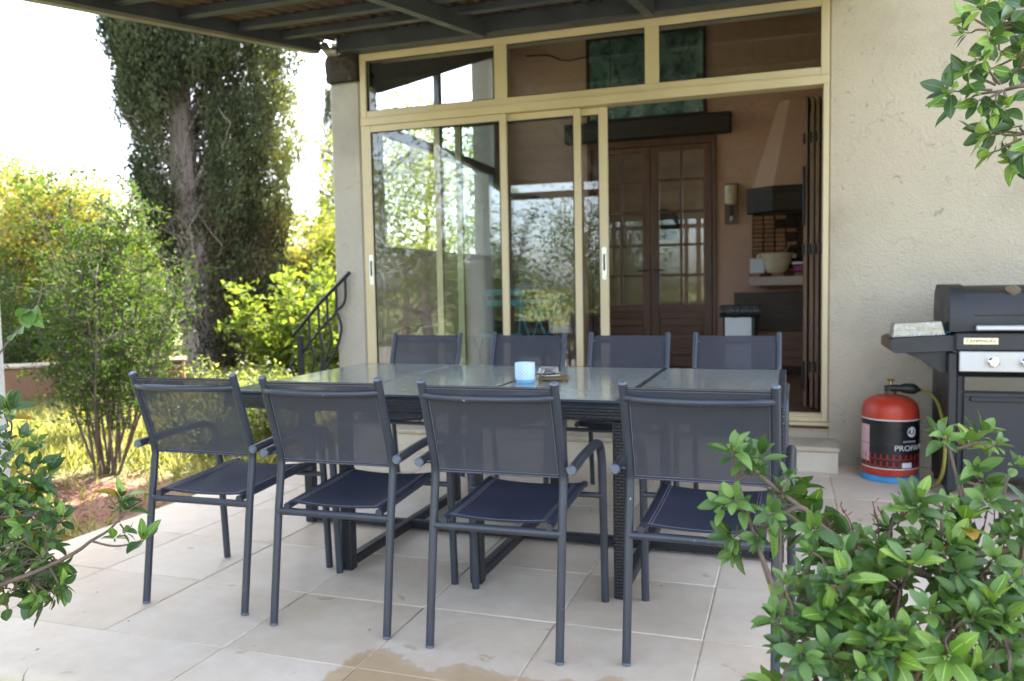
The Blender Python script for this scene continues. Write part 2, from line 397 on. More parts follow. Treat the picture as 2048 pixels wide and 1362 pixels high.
def leafmat(name, c1, c2, trans=.35, rough=.4, obj=False, vein=False, spec=.5, tboost=1.6):
    m, nt, b, out = nodes(name)
    if obj: rnd = nt.nodes.new('ShaderNodeObjectInfo').outputs['Random']
    else: rnd = nt.nodes.new('ShaderNodeNewGeometry').outputs['Random Per Island']
    c = ramp(nt, rnd, [(0, c1), (1, c2)]).outputs[0]
    b.inputs['Roughness'].default_value = rough; b.inputs['Specular IOR Level'].default_value = spec
    if vein:
        uv = nt.nodes.new('ShaderNodeTexCoord').outputs['UV']
        sep = nt.nodes.new('ShaderNodeSeparateXYZ'); nt.links.new(uv, sep.inputs[0])
        ab = N(nt, 'ShaderNodeMath', operation='ABSOLUTE'); nt.links.new(sep.outputs[0], ab.inputs[0])
        mid = ramp(nt, ab.outputs[0], [(.02, (.75,)*3), (.09, (0,)*3)]).outputs[0]
        mm = N(nt, 'ShaderNodeMath', operation='MULTIPLY_ADD', i_1=-.42); nt.links.new(ab.outputs[0], mm.inputs[0]); nt.links.new(sep.outputs[1], mm.inputs[2])
        ml = N(nt, 'ShaderNodeMath', operation='MULTIPLY', i_1=44.0); nt.links.new(mm.outputs[0], ml.inputs[0])
        sn = N(nt, 'ShaderNodeMath', operation='SINE'); nt.links.new(ml.outputs[0], sn.inputs[0])
        vv = ramp(nt, sn.outputs[0], [(.80, (0,)*3), (1.0, (.28,)*3)]).outputs[0]
        vn = mixc(nt, 1, mid, vv, 'LIGHTEN')
        light = tuple(min(1, x*1.9+.02) for x in c2)
        c = mixc(nt, vn, c, light)
        v = coords(nt); bl = ramp(nt, noise(nt, v, 60, 4), [(.3, (.82,)*3), (.7, (1.15,)*3)]).outputs[0]
        c = mixc(nt, 1, c, bl, 'MULTIPLY')
        oi = nt.nodes.new('ShaderNodeObjectInfo'); va = N(nt, 'ShaderNodeVectorMath', operation='ADD'); nt.links.new(v, va.inputs[0]); nt.links.new(oi.outputs['Random'], va.inputs[1])
        sp = ramp(nt, noise(nt, va.outputs[0], 3.2, 5, .7), [(.62, (0,0,0)), (.68, (.75,.75,.75))]).outputs[0]; c = mixc(nt, sp, c, (.20,.15,.04))
        bump(nt, vn, b, .35, .002)
    nt.links.new(c, b.inputs['Base Color'])
    tl = nt.nodes.new('ShaderNodeBsdfTranslucent')
    tc_ = mixc(nt, 1, c, (tboost*1.05, tboost, tboost*.38), 'MULTIPLY'); nt.links.new(tc_, tl.inputs[0])
    mx = nt.nodes.new('ShaderNodeMixShader'); mx.inputs[0].default_value = trans
    nt.links.new(b.outputs[0], mx.inputs[1]); nt.links.new(tl.outputs[0], mx.inputs[2]); nt.links.new(mx.outputs[0], out.inputs[0])
    return m
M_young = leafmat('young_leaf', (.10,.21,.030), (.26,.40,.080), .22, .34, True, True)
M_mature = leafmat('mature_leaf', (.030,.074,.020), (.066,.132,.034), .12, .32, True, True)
M_yellow = leafmat('yellowed_leaf', (.38,.22,.02), (.25,.20,.03), .2, .5, True, True)
M_vine = leafmat('vine_leaf', (.07,.15,.03), (.11,.21,.04), .3, .45, True, True)
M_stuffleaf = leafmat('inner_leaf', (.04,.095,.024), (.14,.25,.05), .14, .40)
M_twig = plain('twig_bark', (.15,.105,.08), .8, 0, .3, 40, .4, 120)
M_redtwig = plain('red_twig', (.17,.065,.045), .7, 0, .3, 40)
M_shrub = leafmat('shrub_leaf', (.042,.082,.022), (.072,.120,.030), .38, .65, spec=.15)
M_shrubd = leafmat('dark_shrub_leaf', (.030,.062,.018), (.050,.092,.024), .35, .65, spec=.15)
M_hedge = leafmat('hedge_leaf', (.16,.20,.05), (.23,.26,.07), .5, .65, spec=.15)
M_hedged = leafmat('green_hedge_leaf', (.075,.125,.03), (.12,.17,.04), .45, .65, spec=.15)
M_hedge2 = leafmat('ochre_hedge_leaf', (.23,.19,.075), (.27,.245,.08), .45, .65, spec=.15)
M_bright = leafmat('bright_bush_leaf', (.12,.18,.04), (.19,.235,.06), .45, .6, spec=.2)
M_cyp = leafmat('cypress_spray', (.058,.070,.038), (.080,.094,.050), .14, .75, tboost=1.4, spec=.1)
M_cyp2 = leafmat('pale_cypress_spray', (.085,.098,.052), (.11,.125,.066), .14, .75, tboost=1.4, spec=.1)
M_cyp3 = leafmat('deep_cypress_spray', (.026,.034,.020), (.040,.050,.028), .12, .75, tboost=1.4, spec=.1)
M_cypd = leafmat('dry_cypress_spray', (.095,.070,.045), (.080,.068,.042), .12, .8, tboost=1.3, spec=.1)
M_cypl = leafmat('painted_sunlit_cypress_spray', (.12,.14,.045), (.18,.19,.06), .25, .6)  # sunlight on the right flank, painted as a paler, yellower leaf colour
M_bark = plain('cypress_bark', (.32,.255,.225), .9, 0, .35, 3, 1.0, 12, .2, 'World', (9,9,1.2))
M_bark2 = plain('shrub_bark', (.13,.10,.085), .9, 0, .3, 8, .5, 30)
M_grass = leafmat('grass_blade', (.19,.22,.085), (.42,.39,.21), .4, .6)
M_litter = leafmat('leaf_litter', (.22,.11,.06), (.34,.20,.11), .15, .8)
M_flower = leafmat('yellow_flower', (.75,.52,.02), (.8,.6,.05), .3, .6)
M_needle = leafmat('ground_cover_leaf', (.14,.20,.05), (.30,.32,.14), .35, .5)

# ------------------------------------------------------------------ fast leaf clouds (numpy)
def leaf_cloud(name, P, D, Nn, L, W, m, parent=None, fold=.18, kind='stuff'):
    """rhombic folded leaves: base P, direction D, normal Nn, length L, width W"""
    n = len(P); D = D/np.linalg.norm(D, axis=1)[:,None]
    S = np.cross(D, Nn); S /= (np.linalg.norm(S, axis=1)[:,None]+1e-9); U = np.cross(S, D)
    L = L[:,None]; W = W[:,None]
    V = np.empty((n,4,3)); V[:,0] = P; mid = P + D*L*.48
    V[:,1] = mid + S*W*.5 + U*W*fold; V[:,2] = P + D*L - U*L*.10; V[:,3] = mid - S*W*.5 + U*W*fold
    me = bpy.data.meshes.new(name); me.vertices.add(n*4); me.vertices.foreach_set('co', V.reshape(-1).astype('f4'))
    b = np.arange(n)[:,None]*4; T = np.concatenate([b+[0,1,2], b+[0,2,3]], 1).reshape(-1)
    me.loops.add(n*6); me.loops.foreach_set('vertex_index', T.astype('i4'))
    me.polygons.add(n*2); me.polygons.foreach_set('loop_start', (np.arange(n*2)*3).astype('i4'))
    me.materials.append(m); me.update(calc_edges=True); me.validate()
    o = link(name, me, parent)
    if kind: o['kind'] = kind
    return o
def rdir(n, up=0.0, rg=None):
    rg = rg or rng
    d = rg.normal(size=(n,3)); d /= np.linalg.norm(d, axis=1)[:,None]; d[:,2] += up
    return d/np.linalg.norm(d, axis=1)[:,None]

# ================================================================== THE SETTING
def sstep(a, b, x): t = min(1, max(0, (x-a)/(b-a))); return t*t*(3-2*t)
def ground_z(x, y):
    low = 1 - sstep(.9, 2.6, y)
    return -.05 - .40*low + .03*math.sin(x*1.3)*math.sin(y*.9)*(1 if x < -3.5 else 0)
def ground_mat():
    m, nt, b, out = nodes('garden_soil'); v = coords(nt, 'World')
    n1 = noise(nt, v, .55, 6, .6, .5); n2 = noise(nt, v, 5, 7, .7); n3 = noise(nt, v, 40, 4, .6)
    soil = ramp(nt, n2, [(.3, (.15,.065,.040)), (.5, (.25,.125,.08)), (.7, (.34,.20,.135))]).outputs[0]
    gr = ramp(nt, n3, [(.3, (.13,.18,.05)), (.6, (.25,.28,.10)), (.8, (.36,.35,.17))]).outputs[0]
    f = ramp(nt, n1, [(.34, (0,0,0)), (.48, (1,1,1))]).outputs[0]
    dv = N(nt, 'ShaderNodeVectorMath', operation='DISTANCE'); nt.links.new(v, dv.inputs[0]); dv.inputs[1].default_value = (-4.05, 3.55, -.05)
    f = mixc(nt, 1, f, ramp(nt, dv.outputs['Value'], [(.55, (0,0,0)), (1.0, (1,1,1))]).outputs[0], 'MULTIPLY')
    nt.links.new(mixc(nt, f, soil, gr), b.inputs['Base Color']); b.inputs['Roughness'].default_value = .95
    bump(nt, mixc(nt, .5, n2, n3), b, .8, .03); return m
M_ground = ground_mat()
def axis_pts(lo, hi, near0, near1, step):
    a = list(np.arange(near0, near1+1e-6, step))
    L = [-400,-200,-100,-60,-40,-28,-20]; Rr = [20,28,40,60,100,200,400]
    return [p for p in L if p < near0] + a + [p for p in Rr if p > near1]
xs = axis_pts(0,0,-16,8,.5); ys = axis_pts(0,0,-6,16,.4)
gb = MB(); gb.v = [(x, y, ground_z(x, y)) for y in ys for x in xs]; nx = len(xs)
gb.f = [(j*nx+i, j*nx+i+1, (j+1)*nx+i+1, (j+1)*nx+i) for j in range(len(ys)-1) for i in range(nx-1)]
tag(gb.build('ground', M_ground, None, 60), kind='structure')

def gravel_mat():
    m, nt, b, out = nodes('pale_gravel'); v = coords(nt, 'World')
    n = noise(nt, v, 60, 5, .7); c = ramp(nt, n, [(.3, (.22,.20,.17)), (.7, (.36,.33,.285))]).outputs[0]
    c = mixc(nt, .3, c, ramp(nt, noise(nt, v, .8, 5), [(.3,(.22,.19,.14)),(.7,(.36,.33,.28))]).outputs[0])
    nt.links.new(c, b.inputs['Base Color']); b.inputs['Roughness'].default_value = .95; bump(nt, n, b, .8, .01); return m
tag(MB().grid(lambda u, v: (-14+30*u, -9+8.9*v, ground_z(-14+30*u, -9+8.9*v)+.012), 30, 12).build('driveway', gravel_mat(), None, 60), kind='structure')

# terrace of separate stone tiles on a concrete slab
GX0, GY0, GP = -2.258, 2.146, .4985
pat = MB().box((-3.25, 1.88, -.46), (4.2, 5.53, -.042), .005)
patio = pat.build('patio', M_concrete); tag(patio, kind='structure')
MB().box((-3.25, 1.85, -.043), (4.2, 5.53, -.0032)).build('joint_bed', M_joint, patio)
tile_cache = {}
def tile_mesh(w, d, nose):
    k = (round(w,3), round(d,3), nose)
    if k not in tile_cache:
        mb = MB()
        if nose:   # front row: rounded, slightly ragged front edge
            nseg = 12; vs = []; prof = [(0,-.052),(-.004,-.030),(.002,-.012),(.016,-.002),(.035,0)]
            rows = []
            for i in range(nseg+1):
                x = -w/2 + w*i/nseg
                jag = random.uniform(-.006,.006) + (.02 if i in (0,nseg) else 0)*random.random()
                rows.append([(x, -d/2+py+jag, pz+(random.uniform(-.002,.001) if pz < 0 else 0)) for py, pz in prof] + [(x, d/2, 0), (x, d/2, -.038)])
            m_ = len(rows[0])
            for r_ in rows: vs += r_
            fs = [(i*m_+k2, (i+1)*m_+k2, (i+1)*m_+(k2+1) % m_, i*m_+(k2+1) % m_) for i in range(nseg) for k2 in range(m_)]
            fs += [tuple(range(m_)), tuple(nseg*m_+k2 for k2 in reversed(range(m_)))]
            mb.add(vs, fs)
        else: mb.box((-w/2,-d/2,-.04), (w/2,d/2,0), .0035)
        tile_cache[k] = mb.mesh('tile', M_tile, 40)
    return tile_cache[k]
for j in range(-1, 7):
    y0 = GY0 + j*GP; y1 = y0 + GP
    if j == -1: y0 = 1.815
    if y1 > 5.52: y1 = 5.52
    for i in range(-2, 13):
        x0 = GX0 + i*GP; x1 = x0+GP
        g = random.choice((.0016,.002,.0024))
        me = tile_mesh(x1-x0-2*g, y1-y0-2*g, j == -1)
        o = link('tile', me, patio, ((x0+x1)/2, (y0+y1)/2, random.uniform(-.0012,.0012)))
        o.rotation_euler = (random.uniform(-.0015,.0015), random.uniform(-.0015,.0015), (math.pi if False else 0))

nc = 34; P = np.stack([rng.uniform(-3.1,.3,nc), rng.uniform(1.95,5.0,nc), np.full(nc,.004)],1)
tag(leaf_cloud('dry_leaf_crumbs', P, rdir(nc,0)*np.array([1,1,.1]), rdir(nc,3), rng.uniform(.008,.022,nc), rng.uniform(.005,.012,nc), M_litter), 'tiny dry leaf crumbs scattered over the terrace tiles', 'leaf litter', kind='stuff')

# ================================================================== HOUSE
FY = 5.55
house = empty('house', (-1.5, FY, 0), 0, 'cream rendered house with wide sliding glass front open to a brown room', 'house')
def hp(name, mb, m, parent=None, smooth=35):
    return part(parent or house, name, mb, m, smooth)
hp('wall', MB().box((.235, FY, -.1), (5.0, FY+.3, 6.2), .01), M_stucco)                       # long wall behind the barbecue
hp('pier', MB().box((-3.32, FY-.03, -.1), (-3.06, FY+.25, 2.735), .018), M_pier)
# rough dark beam end over the pier
def rough_box(lo, hi, k, amp, seed):
    bm = bmesh.new(); bmesh.ops.create_cube(bm, size=1); bmesh.ops.subdivide_edges(bm, edges=bm.edges, cuts=k, use_grid_fill=True)
    r_ = random.Random(seed); mb = MB()
    for v in bm.verts:
        p = Vector([lo[i]+(v.co[i]+.5)*(hi[i]-lo[i]) for i in range(3)]); e = sum(abs(abs(c)-.5) < 1e-4 for c in v.co)
        c = (Vector(lo)+Vector(hi))/2; p += (c-p)*(.0 if e < 2 else (.06 if e == 2 else .11)) + Vector((r_.gauss(0,amp), r_.gauss(0,amp), r_.gauss(0,amp))); mb.v.append(tuple(p))
    bm.verts.index_update(); mb.f = [tuple(v.index for v in f.verts) for f in bm.faces]; bm.free(); return mb
hp('beam_end', rough_box((-3.345, FY-.065, 2.735), (-3.068, FY+.22, 2.94), 7, .0055, 4), M_blockw, None, 25)
hp('sill_wall', MB().box((-3.06, FY+.002, -.1), (.235, FY+.25, .268), 0), M_stucco)
hp('wall_top', MB().box((-3.32, FY+.02, 2.937), (.235, FY+.3, 3.05), 0), M_stucco)
st = hp('step', MB().box((-3.0, 5.245, -.02), (.285, FY+.001, .128), .006), M_step)
hp('tread', MB().box((-3.02, 5.228, .129), (.292, FY+.0015, .158), .008), M_tread, st)
hp('back_wall', MB().box((-3.3, 8.72, 0), (-2.06, 8.9, 4.6)).box((-.73, 8.72, 0), (1.6, 8.9, 4.6)).box((-2.06, 8.72, 2.66), (-.73, 8.9, 4.6)), M_int)
hp('right_inner_wall', MB().box((.42, FY+.301, 0), (.55, 8.72, 4.8)), M_int)
# left inner wall: parapet below the side windows, solid beyond them
hp('left_wall', MB().box((-3.3, FY+.25, -.1), (-3.05, 8.72, 1.455), .01).box((-3.3, 8.45, 1.455), (-3.05, 8.72, 4.2)), M_intside)
def floor_mat():
    m, nt, b, out = nodes('interior_terracotta'); v = coords(nt, 'World')
    br = N(nt, 'ShaderNodeTexBrick', i_Scale=1.0); br.offset = 0; br.inputs['Brick Width'].default_value = .3; br.inputs['Row Height'].default_value = .3; br.inputs['Mortar Size'].default_value = .006
    br.inputs['Color1'].default_value = (.16,.085,.055,1); br.inputs['Color2'].default_value = (.20,.11,.075,1); br.inputs['Mortar'].default_value = (.16,.13,.11,1)
    nt.links.new(v, br.inputs['Vector']); c = mixc(nt, .4, br.outputs['Color'], ramp(nt, noise(nt, v, 6, 5), [(.3,(.11,.06,.04)),(.7,(.24,.14,.10))]).outputs[0])
    nt.links.new(c, b.inputs['Base Color']); b.inputs['Roughness'].default_value = .4; return m
hp('floor', MB().box((-3.05, FY+.05, .2), (.42, 8.72, .288)), floor_mat())
# lean-to ceiling (sloping) and roof
def slab(y0, z0, y1, z1, t, x0, x1): return MB().prism([(y0,z0),(y1,z1),(y1,z1+t),(y0,z0+t)], 'x', x0, x1)
M_ceil = wood('ceiling_boards', (.38,.27,.19), (.52,.40,.30), .7, 'Y')
hp('ceiling', slab(FY+.02, 3.055, 8.9, 3.055+.335*3.33, .12, -3.3, .42), M_ceil)
hp('rear_block', MB().box((-3.3, 11.6, -.1), (-.2, 11.8, 5.6)).box((.8, 11.6, -.1), (5.0, 11.8, 5.6)).box((-.2, 11.6, -.1), (.8, 11.8, 1.0)).box((-.2, 11.6, 2.7), (.8, 11.8, 5.6)).box((-3.32, 8.9, -.1), (-3.1, 11.6, 5.6)).box((4.8, FY+.3, -.1), (5.0, 11.6, 5.6)), M_stucco)
hp('upper_wall', MB().box((-3.3, 8.91, 4.0), (.24, 9.1, 6.0)), M_stucco)
hp('roof', MB().prism([(5.3,6.15),(9.0,7.4),(12.1,5.6),(12.1,5.5),(9.0,7.28),(5.3,6.05)], 'x', .1, 5.3).prism([(8.7,5.98),(10.4,6.6),(12.1,5.62),(12.1,5.52),(10.4,6.5),(8.7,5.88)], 'x', -3.6, .1), plain('roof_tiles', (.42,.20,.12), .9, 0, .25, 9, .5, 30))
hp('eave', MB().prism([(4.45,3.30),(5.549,3.62),(5.549,3.74),(4.45,3.42)], 'x', .42, 5.2), wood('eave_boards', (.20,.14,.10), (.34,.25,.18), .8, 'Y'))
# hall behind the french door
hp('hall_wall', MB().box((-3.1, 11.3, 0), (-.2, 11.4, 3.2)).box((-.2, 11.3, 0), (.9, 11.4, 1.0)).box((-.2, 11.3, 2.7), (.9, 11.4, 3.2)).box((-3.1, 8.9, 3.1), (.9, 11.3, 3.2)).box((.8, 8.9, 0), (.9, 11.3, 3.1)), plain('hall_paint', (.50,.46,.42), .9))  # unseen opening here and in rear_block, added to let sky light into the hall
hp('hall_floor', MB().box((-3.1, 8.9, .18), (.9, 11.3, .285)), M_tread)

# ---- aluminium glazing
def frame_rect(x0, x1, z0, z1, y0, y1, wl, wr, wb, wt, ch=.004):
    mb = MB()
    mb.box((x0, y0, z0), (x0+wl, y1, z1), ch); mb.box((x1-wr, y0, z0), (x1, y1, z1), ch)
    mb.box((x0+wl-.001, y0+.0015, z0), (x1-wr+.001, y1-.0015, z0+wb), ch); mb.box((x0+wl-.001, y0+.0015, z1-wt), (x1-wr+.001, y1-.0015, z1), ch)
    return mb
def pane(x0, x1, z0, z1, y): return MB().box((x0, y-.003, z0), (x1, y+.003, z1))
def gasket(x0, x1, z0, z1, y, t=.006):
    return MB().box((x0-.001, y, z0-.001), (x0+t, y+.012, z1+.001)).box((x1-t, y, z0-.001), (x1+.001, y+.012, z1+.001)).box((x0, y+.0005, z0-.001), (x1, y+.0125, z0+t)).box((x0, y+.0005, z1-t), (x1, y+.0125, z1+.001))
X0, X1 = -3.055, .232
tw = frame_rect(X0, X1, 2.452, 2.925, FY-.035, FY+.03, .05, .05, .05, .052)
tw.box((-1.983, FY-.034, 2.50), (-1.889, FY+.028, 2.875), .004).box((-.916, FY-.034, 2.50), (-.823, FY+.028, 2.875), .004)
tw.box((X0, FY-.040, 2.395), (X1, FY+.085, 2.450), .004).box((X0+.002, FY-.046, 2.447), (X1-.002, FY-.030, 2.456), .002)
TW = hp('transom_window', tw, M_alu)
for a, b in ((X0+.05, -1.983), (-1.889, -.916), (-.823, X1-.05)):
    hp('pane', pane(a, b, 2.502, 2.873, FY), M_glass, TW); hp('gasket', gasket(a, b, 2.502, 2.873, FY-.018), M_alu_in, TW)
df = MB().box((X0, FY-.036, .270), (X0+.034, FY+.088, 2.396), .003).box((X1-.034, FY-.036, .270), (X1, FY+.088, 2.396), .003)
df.box((X0+.033, FY-.034, .268), (X1-.033, FY+.086, .296), .003)
for k in range(3): df.box((X0+.034, FY-.012+k*.036, .296), (X1-.034, FY-.004+k*.036, .312), .001)
df.box((X0-.004, FY-.06, .245), (X1+.008, FY-.01, .266), .003)
DF = hp('door_frame', df, M_alu)
hp('threshold_timber', MB().box((X0, FY-.022, .222), (X1+.01, FY+.01, .244), .004), plain('threshold_wood', (.17,.085,.05), .8, 0, .3, 20), DF)
for k, (a, b) in enumerate(((X0+.030, -1.902), (-2.478, -1.371), (-2.326, -1.190))):
    y = FY-.022+k*.036
    wl, wr = .05, (.05 if k < 2 else .062)
    P = hp('sliding_panel', frame_rect(a, b, .314, 2.392, y-.014, y+.014, wl, wr, .07, .05, .003), M_alu)
    hp('pane', pane(a+wl, b-wr, .383, 2.343, y), M_glass, P)
    hp('gasket', gasket(a+wl, b-wr, .383, 2.343, y-.0135), M_alu_in, P)
    if k != 1:
        hx = a+.024 if k == 0 else b-.030
        h = MB().box((hx-.015, y-.0165, 1.205), (hx+.015, y-.013, 1.43), .001)
        H = hp('handle', h, M_chrome, P)
        hp('latch', MB().box((hx-.007, y-.019, 1.27), (hx+.007, y-.0166, 1.385), .001), M_black, P)
# side glazing of the room
sxx = -3.08
sd = MB()
def sbar(y0, y1, z0, z1, t=.03): sd.box((sxx-t, y0, z0), (sxx+t, y1, z1), .003)
sbar(5.8, 8.45, 1.457, 1.51); sbar(5.8, 8.45, 2.395, 2.475)
sbar(5.8, 5.86, 1.51, 2.395); sbar(8.40, 8.45, 1.51, 2.395); sbar(6.97, 7.06, 1.51, 2.395, .028)
sd.box((sxx-.028, 6.98, 2.475), (sxx+.028, 7.05, 3.22), .003)
sd.prism([(5.8,2.70),(8.45,2.70+.36*2.65),(8.45,3.10+.335*2.65),(5.8,3.10)], 'x', sxx-.05, sxx+.05)
SW = hp('side_window', sd, plain('grey_aluminium', (.20,.21,.22), .4, .3))
for a, b in ((5.86, 6.97), (7.06, 8.40)):
    hp('pane', MB().box((sxx-.003, a, 1.51), (sxx+.003, b, 2.395)), M_glass, SW)
hp('pane', MB().prism([(5.81,2.476),(6.98,2.476),(6.98,3.13),(5.81,2.71)], 'x', sxx-.003, sxx+.003), M_glass, SW)
hp('pane', MB().prism([(7.05,2.476),(8.44,2.476),(8.44,3.65),(7.05,3.15)], 'x', sxx-.003, sxx+.003), M_glass, SW)

# ---- french door of the back wall (two leaves of glazed squares over boards)
DY = 8.74
for k, (a, b) in enumerate(((-2.03, -1.395), (-1.395, -.76))):
    a += .003; b -= .003; z0, z1 = .292, 2.62; s = .085
    mb = MB().box((a, DY-.03, z0), (a+s, DY+.02, z1), .004).box((b-s, DY-.03, z0), (b, DY+.02, z1), .004)
    mb.box((a+s-.001, DY-.028, z1-.055), (b-s+.001, DY+.018, z1), .003).box((a+s-.001, DY-.028, .945-.06), (b-s+.001, DY+.018, .945), .003).box((a+s-.001, DY-.028, z0), (b-s+.001, DY+.018, z0+.12), .003)
    rows = [.945, 1.262, 1.582, 1.930, 2.262, 2.565]; xm = (a+b)/2
    mb.box((xm-.014, DY-.026, .945), (xm+.014, DY+.012, 2.566), .003)
    for zz in rows[1:-1]:
        mb.box((a+s, DY-.024, zz-.013), (xm-.013, DY+.010, zz+.013), .003).box((xm+.013, DY-.024, zz-.013), (b-s, DY+.010, zz+.013), .003)
    L = hp('door_leaf', mb, M_door)
    for r in range(5):
        for (p, q) in ((a+s, xm-.014), (xm+.014, b-s)):
            hp('pane', pane(p, q, rows[r], rows[r+1], DY-.004), M_doorglass, L)
    for r in range(6):
        z = .412+r*.079
        hp('board', MB().box((a+s, DY-.016, z), (b-s, DY+.006, z+.075), .006), M_doorH, L)
    hp('handle', MB().tube([(a+.04 if k else b-.04, DY-.03, 1.32), (a+.04 if k else b-.04, DY-.075, 1.32), ((a+.04 if k else b-.04)+(-.09 if not k else .09), DY-.075, 1.315)], .008, 8), M_black, L)
hp('door_jamb', MB().box((-2.075, DY-.05, .288), (-2.032, DY+.05, 2.70), .004).box((-.758, DY-.05, .288), (-.715, DY+.05, 2.70), .004).box((-2.034, DY-.048, 2.622), (-.756, DY+.05, 2.70), .004), M_door)
lin = MB().box((-2.30, 8.58, 2.695), (-.565, 8.718, 2.895), .012); hp('lintel_beam', lin, M_beam)

# ---- fireplace in the right-hand corner of the room
fp = hp('fireplace', MB().prism([(-.17,8.36),(.40,8.36),(.40,8.715),(-.17,8.715),(-.36,8.66),(-.39,8.60)], 'z', 1.20, 1.205), M_int)
hp('mantel_beam', MB().prism([(-.405,8.52),(-.16,8.33),(.41,8.33),(.41,8.60),(-.10,8.60),(-.405,8.68)], 'z', 1.86, 2.10), M_beam, fp)
hp('hood', MB().add([(-.36,8.60,2.101),(-.15,8.38,2.101),(.41,8.38,2.101),(.41,8.71,2.101),(-.36,8.71,2.101), (-.10,8.62,2.95),(.0,8.55,2.95),(.41,8.55,2.95),(.41,8.71,2.95),(-.10,8.71,2.95)],
    [(0,1,6,5),(1,2,7,6),(2,3,8,7),(3,4,9,8),(4,0,5,9),(0,4,3,2,1),(5,6,7,8,9)]), M_int, fp)
hp('ledge', MB().box((-.375, 8.30, 1.135), (.415, 8.71, 1.225), .008), M_intside, fp)
M_brick = plain('fire_brick', (.30,.15,.08), .9, 0, .35, 5, .5, 30, .2, 'World')
M_brickd = plain('sooty_brick', (.05,.028,.018), .95, 0, .4, 5, .5, 30, .2, 'World')
hp('firebox_back', MB().box((-.36, 8.69, 1.26), (.41, 8.71, 1.86)), plain('sooty_mortar', (.05,.042,.036), .95), fp)
bkm = {}
for r in range(13):
    for k in range(7):
        x = -.352+k*.108+random.uniform(-.004,.004); z = 1.268+r*.0445
        soot = k >= 3 + (r % 3 == 0) - (r > 9)
        key = (soot, random.randrange(2))
        if key not in bkm: bkm[key] = MB().box((-.049,-.02,-.0175), (.049,.02,.0175), .004).mesh('brick', M_brickd if soot else M_brick)
        o = link('brick', bkm[key], fp, Vector((x+.05, 8.675+random.uniform(-.004,.006), z+.018)) - house.location); o.scale.x = random.uniform(.93,1.0)
for k in range(7):
    key = ('l', k % 2)
    if key not in bkm: bkm[key] = MB().box((-.05,-.12,-.016), (.05,.12,.016), .003).mesh('brick', (M_brick, M_brickd)[k % 2])
    link('brick', bkm[key], fp, Vector((-.325+k*.108, 8.42, 1.242)) - house.location)

# ================================================================== PERGOLA (lean-to roof over the terrace)
SL = .16
def rz(y, off=0): return 2.905 + SL*(y-5.45) + off
perg = empty('pergola', (-1.4, 4.0, 0), 0, 'dark grey steel pergola with brown corrugated roof against the house', 'pergola')
def pp(name, mb, m, parent=None, smooth=35): return part(parent or perg, name, mb, m, smooth)
def slope_beam(x0, x1, y0, y1, lo, hi): return MB().prism([(y0,rz(y0,lo)),(y1,rz(y1,lo)),(y1,rz(y1,hi)),(y0,rz(y0,hi))], 'x', x0, x1)
PX0, PX1, PY0 = -3.30, .40, 1.70  # roof extended out of view past its measured eave to shade the front tiles
pp('ledger_beam', MB().box((-3.18, 5.40, 2.925), (PX1, 5.54, 3.05), .006), M_perg)
fb = pp('fascia_beam', slope_beam(PX0-.05, PX0, PY0, 5.39, .046, .128), M_perg)
pp('gutter_trim', slope_beam(PX0-.055, PX0+.006, PY0, 5.36, .026, .0455), M_trim, fb)
pp('bracket', MB().tube([(PX0+.02, 5.395, 2.985), (PX0+.06, 5.39, 2.93), (PX0+.12, 5.41, 2.935)], .035, 10), plain('galvanised_bracket', (.33,.32,.29), .5, .6, .2, 20), fb)
for x in (-2.02, -.86, .33):
    pp('rafter', slope_beam(x-.03, x+.03, PY0, 5.398, .0, .095), M_perg)
for y in (1.75, 2.12, 2.50, 2.95, 3.42, 3.92, 4.44, 4.90):
    for a, b in ((PX0+.001, -2.051), (-2.049, -.891), (-.889, .299)):
        pp('purlin', MB().box((a, y-.028, rz(y, .078)), (b, y+.028, rz(y, .127)), .004), M_perg)
pp('front_beam', MB().box((PX0, 1.68, rz(1.70,-.085)), (PX1, 1.74, rz(1.70,-.003)), .005), M_perg)
for s_i in range(4):
    xa = PX0-.08 + s_i*.95; xb = xa+.985; per = .095; nn = int((xb-xa)/per*10)
    def fn(u, v, xa=xa, xb=xb, s_i=s_i):
        x = xa+(xb-xa)*u; y = PY0-.10 + (5.53-PY0+.10)*v
        return (x, y, rz(y, .150 + .0035*(s_i % 2)) + .019*math.cos(2*math.pi*x/per))
    o = pp('roof_sheet', MB().grid(fn, nn, 6), M_ondu, None, 60)
    sm = o.modifiers.new('thick', 'SOLIDIFY'); sm.thickness = .003; sm.offset = 1
pl = MB().box((-3.42, 2.38, -.03), (-3.20, 2.60, rz(2.5,-.005)), .012)
pp('pillar', pl, stucco('white_pillar_render', (.68,.66,.62), 1.6, .3, .3))

